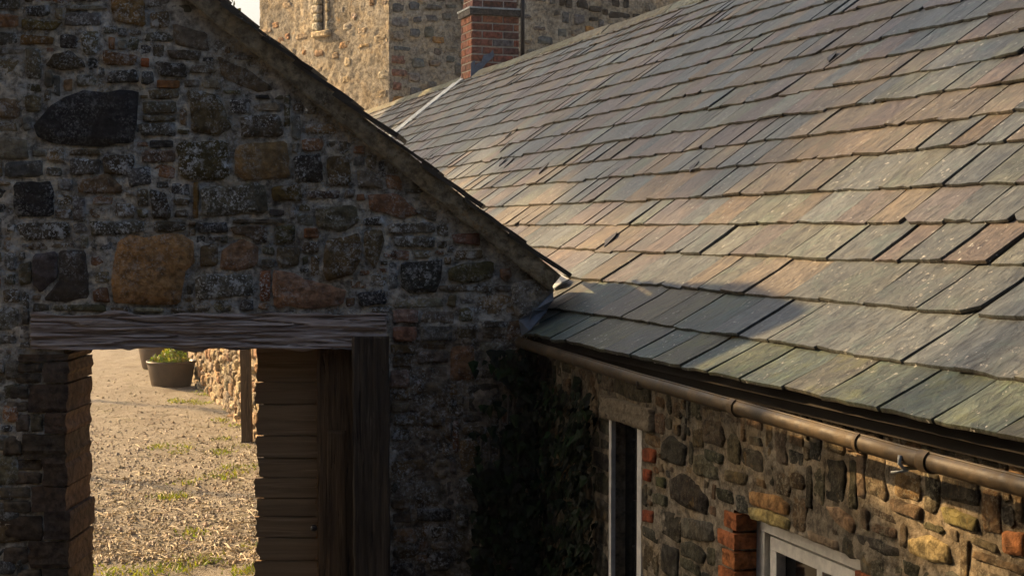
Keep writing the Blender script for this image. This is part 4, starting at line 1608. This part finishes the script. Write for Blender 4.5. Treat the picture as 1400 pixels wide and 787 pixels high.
def planter(name, x0, x1, ytop, ybase, yrimh, label):
    b = ground_px((x0 + x1) / 2, ybase)
    Y = b[1]
    r1 = (x1 - x0) / 2 / F * Y
    r0 = r1 * .80
    hgt = (ybase - ytop) / F * Y * .93
    t = thing(name, (b[0], Y + r1 * .8, 0), label, 'planter', 'tubs in the courtyard')
    o = np.array([b[0], Y + r1 * .8, 0.0])
    vs, fs = [], []
    seg = 32
    prof = [(r0 * .96, 0), (r0, .02), (r1 * .965, hgt - .05), (r1 * .965, hgt - .045), (r1 * 1.0, hgt - .04), (r1, hgt), (r1 * .95, hgt), (r1 * .94, hgt - .10)]
    for r, z in prof:
        for k in range(seg):
            a = 2 * math.pi * k / seg
            vs.append(o + np.array([math.cos(a) * r, math.sin(a) * r, z]))
    for i in range(len(prof) - 1):
        for k in range(seg):
            k2 = (k + 1) % seg
            fs.append((i * seg + k, i * seg + k2, (i + 1) * seg + k2, (i + 1) * seg + k))
    fs.append(tuple(range(seg))[::-1])
    MB().add(vs, fs, (.1, .08, .05, 1)).build('tub', M['tub'], t, True)
    vs = [o + np.array([0, 0, hgt - .06])] + [o + np.array([math.cos(2 * math.pi * k / seg) * r1 * .945, math.sin(2 * math.pi * k / seg) * r1 * .945, hgt - .085]) for k in range(seg)]
    MB().add(vs, [(0, 1 + k, 1 + (k + 1) % seg) for k in range(seg)], (.03, .02, .015, 1)).build('soil', M['soil'], t, True)
    return o, r1, hgt


def leaf_quad(mb, c, size, rnd, color, up=.3):
    d = np.array([rnd.gauss(0, 1), rnd.gauss(0, 1), rnd.gauss(0, 1) + up]); d /= np.linalg.norm(d)
    s = np.cross(d, [rnd.gauss(0, 1), rnd.gauss(0, 1), rnd.gauss(0, 1)]); s /= np.linalg.norm(s)
    n = np.cross(d, s)
    w = size * rnd.uniform(.3, .45)
    p0 = c - d * size * .5; p3 = c + d * size * .5
    m = c + n * size * .08
    mb.add([p0, m + s * w - d * size * .08, p3, m - s * w - d * size * .08], [(0, 1, 2), (0, 2, 3)], color)


def lump_crown(center, radii, n, size, cols, rnd, lumps=22, fill=.5):
    """many small leaves gathered in clumps through the crown's volume"""
    g = np.random.default_rng(rnd.randrange(10 ** 6))
    center = np.asarray(center, float); radii = np.asarray(radii, float)
    q = g.normal(size=(lumps, 3)); q /= np.linalg.norm(q, axis=1)[:, None]
    lc = center + q * (.25 + .45 * g.random((lumps, 1)) ** .5) * radii
    lr = g.uniform(.16, .34, lumps)
    lcol = np.array([cols[i] for i in g.integers(0, len(cols), lumps)])
    k = g.integers(0, lumps, n)
    d = g.normal(size=(n, 3)); d /= np.linalg.norm(d, axis=1)[:, None]
    p = lc[k] + d * radii * lr[k][:, None] * g.random((n, 1)) ** .45
    ax = g.normal(size=(n, 3)) + [0, 0, .3]; ax /= np.linalg.norm(ax, axis=1)[:, None]
    sd = np.cross(ax, g.normal(size=(n, 3))); sd /= np.linalg.norm(sd, axis=1)[:, None]
    nr = np.cross(ax, sd)
    sz = size * g.uniform(.6, 1.3, (n, 1)); w = sz * g.uniform(.3, .45, (n, 1))
    m = p + nr * sz * .08 - ax * sz * .08
    V = np.stack([p - ax * sz * .5, m + sd * w, p + ax * sz * .5, m - sd * w], 1).reshape(-1, 3)
    cc = np.concatenate([lcol[k] * g.uniform(.7, 1.3, (n, 1)), np.ones((n, 1))], 1)
    mb = MB()
    mb.v = V.tolist(); mb.c = np.repeat(cc, 4, 0).tolist(); mb.rp = [(0, 0, 0)] * (4 * n)
    i4 = np.arange(n) * 4
    mb.f = np.concatenate([np.stack([i4, i4 + 1, i4 + 2], 1), np.stack([i4, i4 + 2, i4 + 3], 1)]).tolist()
    return mb


o1, r1, h1 = planter('round_planter', 194, 262, 492, 530, 0, 'brown round planter with low green plants, nearer of two')
rp_ = random.Random(4)
pl_ = thing('potted_plant', tuple(o1 + np.array([0, 0, h1])), 'low yellow green plants growing in the nearer round planter', 'plant')
mb = MB()
for i in range(420):
    a = rp_.uniform(0, 6.28); rr = r1 * .85 * rp_.random() ** .5
    hump = .02 + .28 * math.exp(-((math.cos(a) * rr - .02) ** 2 + 0) / .03) + .10 * math.exp(-((math.cos(a) * rr + .3) ** 2) / .01)
    c = o1 + np.array([math.cos(a) * rr, math.sin(a) * rr, h1 - .06 + rp_.random() * hump])
    leaf_quad(mb, c, rp_.uniform(.05, .10), rp_, vary_col(rp_.choice([(.16, .21, .04), (.10, .15, .03), (.22, .20, .05)]), .3, 1, rp_), 1.0)
mb.build('foliage', M['leaf'], pl_)
o2, r2, h2 = planter('round_planter', 181, 250, 466, 505, 0, 'darker brown round planter standing behind the nearer one')

# red pole and pale rail behind the tubs
b = ground_px(265, 512)
pole = thing('short_pole', tuple(b), 'short rusty red pole beside the house wall behind the planters', 'pole')
MB().tube([b, b + zv * .6, b + zv * 1.3], [.055, .05, .05], 10).build('shaft', M['rust_pole'], pole, True)
b2 = ground_px(255, 506)
rl = thing('pale_railing', tuple(b2), 'pale upright rails glimpsed behind the planters', 'railing')
for dx in (-.12, 0, .10):
    MB().tube([b2 + np.array([dx, .1, 0]), b2 + np.array([dx, .1, .6]), b2 + np.array([dx, .1, 1.2])], .022, 8).build('upright', M['white_paint'], rl, True)
MB().tube([b2 + np.array([-.2, .1, .9]), b2 + np.array([.18, .1, .9])], .02, 8).build('rail', M['white_paint'], rl, True)

# timber stake against the house wall
b = ground_px(338, 606)
st = thing('timber_stake', tuple(b), 'dark upright timber stake leaning by the sunlit wall', 'post')
Yb = b[1]
tp = atY(335.5, 470, Yb + .05)
sfr = Frame((b[0], Yb, 0), (1, 0, 0), (0, 0, 1), (0, -1, 0))
w_ = 14 / F * Yb
mb = MB()
vs, fs = [], []
for j in range(13):
    f = j / 12
    c = b * (1 - f) + tp * f
    c = c + np.array([.004 * mn.noise((f * 5, 0, 0)), 0, 0])
    for dx, dy in ((-.5, -.5), (.5, -.5), (.5, .5), (-.5, .5)):
        vs.append(c + np.array([dx * w_ * (1 - .06 * f), dy * .10, 0]))
for j in range(12):
    for k in range(4):
        k2 = (k + 1) % 4
        fs.append((j * 4 + k, j * 4 + k2, (j + 1) * 4 + k2, (j + 1) * 4 + k))
fs += [(3, 2, 1, 0), (48, 49, 50, 51)]
mb.add(vs, fs, (.1, .07, .04, 1)).build('shaft', M['post_wood'], st)

# loose straw, twigs and tufts on the courtyard ground
gr = random.Random(8)
mb = MB()
for i in range(1000):
    Y = 11 + gr.expovariate(.42)
    if Y > 22: continue
    X = gr.uniform(-.31, -.165) * Y
    L = gr.uniform(.05, .22) * (1 if gr.random() < .9 else 2.0)
    a = gr.uniform(0, 3.14)
    d = np.array([math.cos(a), math.sin(a) * 1.0, gr.gauss(0, .12)])
    z = .035 * fbm(X * .9, Y * .9, 1, 2) + .022 * fbm(X * 4, Y * 4, 2, 4)
    c = np.array([X, Y, z + .008])
    s = np.array([-d[1], d[0], 0]) * gr.uniform(.002, .0045)
    bend = np.array([0, 0, gr.uniform(0, .02)])
    k = gr.uniform(.6, 1.3)
    mb.add([c - d * L / 2 - s, c - d * L / 2 + s, c + bend + s, c + bend - s + np.array([0, 0, .008]), c + d * L / 2 + s * .4, c + d * L / 2 - s * .4], [(0, 1, 2, 3), (3, 2, 4, 5)], (.3, .2, .1, 1))
pb_ = np.random.default_rng(5)
npb = 9000
Yp_ = 11 + pb_.exponential(4.0, npb); Xp_ = pb_.uniform(-.33, -.15, npb) * Yp_
gm = MB()
octa = np.array([(1, 0, 0), (0, 1, 0), (-1, 0, 0), (0, -1, 0), (0, 0, .75), (0, 0, -.5)], float)
for i in range(npb):
    if Yp_[i] > 26: continue
    sz_ = pb_.uniform(.006, .018) * (1 if i % 9 else 1.8)
    z = .035 * fbm(Xp_[i] * .9, Yp_[i] * .9, 1, 2) + .022 * fbm(Xp_[i] * 4, Yp_[i] * 4, 2, 4)
    V_ = octa * sz_ * pb_.uniform(.7, 1.3, (6, 3)) + [Xp_[i], Yp_[i], z + .004]
    gm.add(V_, [(0, 1, 4), (1, 2, 4), (2, 3, 4), (3, 0, 4), (1, 0, 5), (2, 1, 5), (3, 2, 5), (0, 3, 5)], vary_col((.30, .265, .21), .45, .2, gr))
gvo = gm.build('gravel', M['coping'], None)
tag(gvo, 'fine pale gravel scattered over the courtyard ground', 'gravel', kind='stuff')
so = mb.build('straw', M['straw'], None)
tag(so, 'loose dry straw and twigs strewn over the courtyard ground', 'straw', kind='stuff')
mb = MB()
tufts = [(230, 680), (245, 680), (243, 618), (215, 612), (222, 610), (302, 575), (320, 582), (300, 617), (290, 650), (310, 652), (328, 646), (340, 638), (255, 660), (312, 640), (245, 550), (262, 549), (276, 552), (240, 548), (262, 765), (235, 772), (248, 777),
         (340, 784), (335, 780), (200, 784), (150, 782), (130, 776), (165, 786), (215, 780), (180, 779), (290, 768), (345, 745), (265, 730), (271, 535), (280, 540), (306, 620), (256, 612), (330, 610), (318, 560), (305, 600)]
for x, y in tufts:
    b = ground_px(x, y)
    sc = gr.uniform(.6, 1.2)
    for k in range(int(60 * sc)):
        q = b + np.array([gr.gauss(0, .075), gr.gauss(0, .10), .005])
        hgt = gr.uniform(.012, .045) * sc
        a = gr.uniform(0, 6.28)
        s = np.array([math.cos(a), math.sin(a), 0]) * .009
        ln = np.array([gr.gauss(0, .025), gr.gauss(0, .025), hgt])
        mb.add([q - s, q + s, q + ln], [(0, 1, 2)], vary_col(gr.choice([(.19, .20, .035), (.13, .17, .03), (.26, .23, .06)]), .3, 1, gr))
go = mb.build('grass_tufts', M['leaf'], None)
tag(go, 'small yellow green tufts of grass on the courtyard ground', 'grass', kind='stuff')

# ================================================================== IVY in the dark corner
ivy = thing('ivy', tuple(hfr.p(-.12, 0, .1)), 'dark green ivy climbing in the shaded corner under the gutter', 'ivy')
ir = random.Random(15)
mb = MB()


def ivy_leaf(mb, c, nrm, size, rnd, color):
    nrm = nrm / np.linalg.norm(nrm)
    dn = np.array([rnd.gauss(0, .35), rnd.gauss(0, .35), -1.0]); dn -= nrm * np.dot(dn, nrm); dn /= np.linalg.norm(dn)
    sd = np.cross(nrm, dn)
    sh = [(0, -.45, 0), (.42, -.30, .05), (.30, .05, .02), (0, .62, .10), (-.30, .05, .02), (-.42, -.30, .05)]
    vs = [c + (sd * a + dn * b + nrm * (d - .10)) * size for a, b, d in sh]
    vs.append(c)
    mb.add(vs, [(6, i, (i + 1) % 6) for i in range(6)], color)


for i in range(1500):
    x = ir.uniform(645, 735); y = 480 + 420 * ir.random()
    # ragged upper and left edge
    lim = 650 + 60 * math.exp(-((y - 560) / 60) ** 2) + 25 * mn.noise((y * .03, 1, 0)) - (y - 600) * .05
    if x < lim and ir.random() < .93: continue
    s, t = G(x, y)
    if t < 0: continue
    c = gfr.p(s, t, ir.uniform(.03, .13))
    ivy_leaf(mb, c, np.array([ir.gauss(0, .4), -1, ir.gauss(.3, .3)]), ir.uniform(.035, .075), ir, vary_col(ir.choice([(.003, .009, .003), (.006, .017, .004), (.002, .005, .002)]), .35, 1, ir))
for i in range(1300):
    x = ir.uniform(722, 824); y = 520 + 330 * ir.random()
    s, t = HW(x, y)
    if t < 0 or s > -.02: continue
    if t > wall_top - .12 - .1 * ir.random(): continue
    c = hfr.p(s, t, ir.uniform(.02, .12))
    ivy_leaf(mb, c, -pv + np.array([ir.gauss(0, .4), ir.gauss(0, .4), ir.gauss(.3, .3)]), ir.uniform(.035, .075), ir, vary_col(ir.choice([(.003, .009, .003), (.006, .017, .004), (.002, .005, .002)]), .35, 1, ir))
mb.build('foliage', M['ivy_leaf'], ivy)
mb = MB()
for k in range(7):
    x = 660 + k * 11
    pts = []
    for j in range(9):
        s, t = G(x + 10 * mn.noise((j * .6, k, 0)), 900 - j * (38 + 3 * k))
        pts.append(gfr.p(s, max(t, 0), .02))
    mb.tube(pts, [.014 - .001 * j for j in range(9)], 6)
mb.build('stem', M['bark'], ivy, True)

# ================================================================== TREES (they stand up-sun and shade the upper roof)
def tree(name, base, trunk_h, center, radii, n, size, cols, label, seed, lumps=24, foot=(0, 0, 0)):
    rnd = random.Random(seed)
    t = thing(name, tuple(np.asarray(base, float) + np.asarray(foot, float)), label, 'tree', 'trees beyond the gate wall')
    top = np.asarray(base, float) + zv * trunk_h
    base = np.asarray(base, float) + np.asarray(foot, float); center = np.asarray(center, float)
    top = top + np.asarray(foot, float) * .8
    mb = MB()
    mb.tube([base, base * .7 + top * .3 + np.array([.08, .05, 0]), top, center], [.24, .17, .07, .02], 10)
    for k in range(9):
        d = np.array([rnd.gauss(0, 1), rnd.gauss(0, 1), rnd.uniform(-.2, .8)]); d /= np.linalg.norm(d)
        st_ = top + (center - top) * rnd.uniform(0, .7)
        en = center + d * np.asarray(radii) * .75
        mb.tube([st_, (st_ + en) / 2 + zv * .15, en], [.05, .03, .012], 6)
    mb.build('trunk', M['bark'], t, True)
    lump_crown(center, radii, n, size, cols, rnd, lumps).build('crown', M['leaf'], t)
    return t


GREENS = [(.07, .10, .022), (.05, .08, .02), (.10, .12, .03), (.12, .12, .035)]
eb_ = [roof_px(x, y) for x, y in ((600, 238), (725, 229), (950, 199), (1060, 168), (1375, 106))]
print('band', [(round(a, 2), round(b, 2)) for a, b in eb_])

SD = np.array([-math.cos(SUN_B), math.sin(SUN_B), 0.0]); TE = math.tan(SUN_EL)
PERP = np.array([SD[1], -SD[0], 0.0])
ub_ = sum(q[1] for q in eb_) / len(eb_)
D = 18.0
for k, e_ in enumerate((-2.9, 4.2, 11.5)):
    c = roof(e_, ub_) + SD * D + zv * (TE * D + 2.25)
    tree('broadleaf_tree', (c[0], c[1], 0), 7.4, c, (4.5, 4.5, 2.4), 30000, .15, GREENS,
         'tall leafy tree beyond the gate wall, ' + ['nearest', 'middle one', 'farthest'][k] + ' of the row of three', 40 + k, 90, tuple(-PERP * (5.5 if k == 0 else 0)))
c = np.array(atY(246, -48, 26.0))
tree('broadleaf_tree', (c[0], c[1], 0), 4.5, c, (1.45, 1.6, 1.7), 4200, .17, [(.12, .15, .03), (.09, .12, .025), (.16, .17, .04)], 'sunlit green tree peeping between the coping and the tower', 61, 26)
# bushy tree beyond the left end of the gate wall: it dapples the wall under the gutter
c = np.array([-7.0, 9.3, 4.9])
tree('bushy_tree', (c[0], c[1], 0), 3.0, c, (2.3, 2.4, 1.7), 16000, .13, GREENS, 'low bushy tree beyond the left end of the gate wall', 71, 26)
yard = thing('yard_shade_house', (0, -3.5, 0), 'unseen dark house with a wing, added behind the viewer to shade the yard', 'house')  # unseen house added to block low sky light from the yard walls
f3 = Frame((0, -1.6, 0), (1, 0, 0), (0, 0, 1), (0, 1, 0))
prism(f3, [(-10, -.05), (8, -.05), (8, 6.5), (-10, 6.5)], 0, -6, (.045, .047, .05)).build('wall', M['house_mortar'], yard)
prism(Frame((-4.7, 0, 0), (0, 1, 0), (0, 0, 1), (1, 0, 0)), [(-1.55, -.05), (5.6, -.05), (5.6, 10.5), (-1.55, 10.5)], 0, -4, (.05, .05, .05)).build('shade_wing', M['house_mortar'], yard)  # unseen tall block added on the left to darken the ivy corner
MB().add([(-10.3, -1.3, 6.45), (8.3, -1.3, 6.45), (8.3, -4.6, 8.5), (-10.3, -4.6, 8.5), (8.3, -7.9, 6.45), (-10.3, -7.9, 6.45)], [(0, 1, 2, 3), (3, 2, 4, 5), (0, 3, 5), (1, 4, 2)], (.1, .1, .1, 1)).build('roof', M['slate'], yard)

# ================================================================== HAZE
def haze():
    m = bpy.data.materials.new('sunlit dusty air')
    m.use_nodes = True
    nt = m.node_tree
    nt.nodes.clear()
    o = nt.nodes.new('ShaderNodeOutputMaterial')
    v = nt.nodes.new('ShaderNodeVolumePrincipled')
    v.inputs['Color'].default_value = (.95, .93, .90, 1)
    v.inputs['Density'].default_value = .0008
    v.inputs['Anisotropy'].default_value = .35
    nt.links.new(v.outputs[0], o.inputs['Volume'])
    b = MB().box((-165, -65, -1.2), (330, 0, 0), (0, 310, 0), (0, 0, 22), (1, 1, 1, 1)).build('haze', m)
    tag(b, 'thin warm haze hanging in the air', 'haze', kind='stuff')


haze()
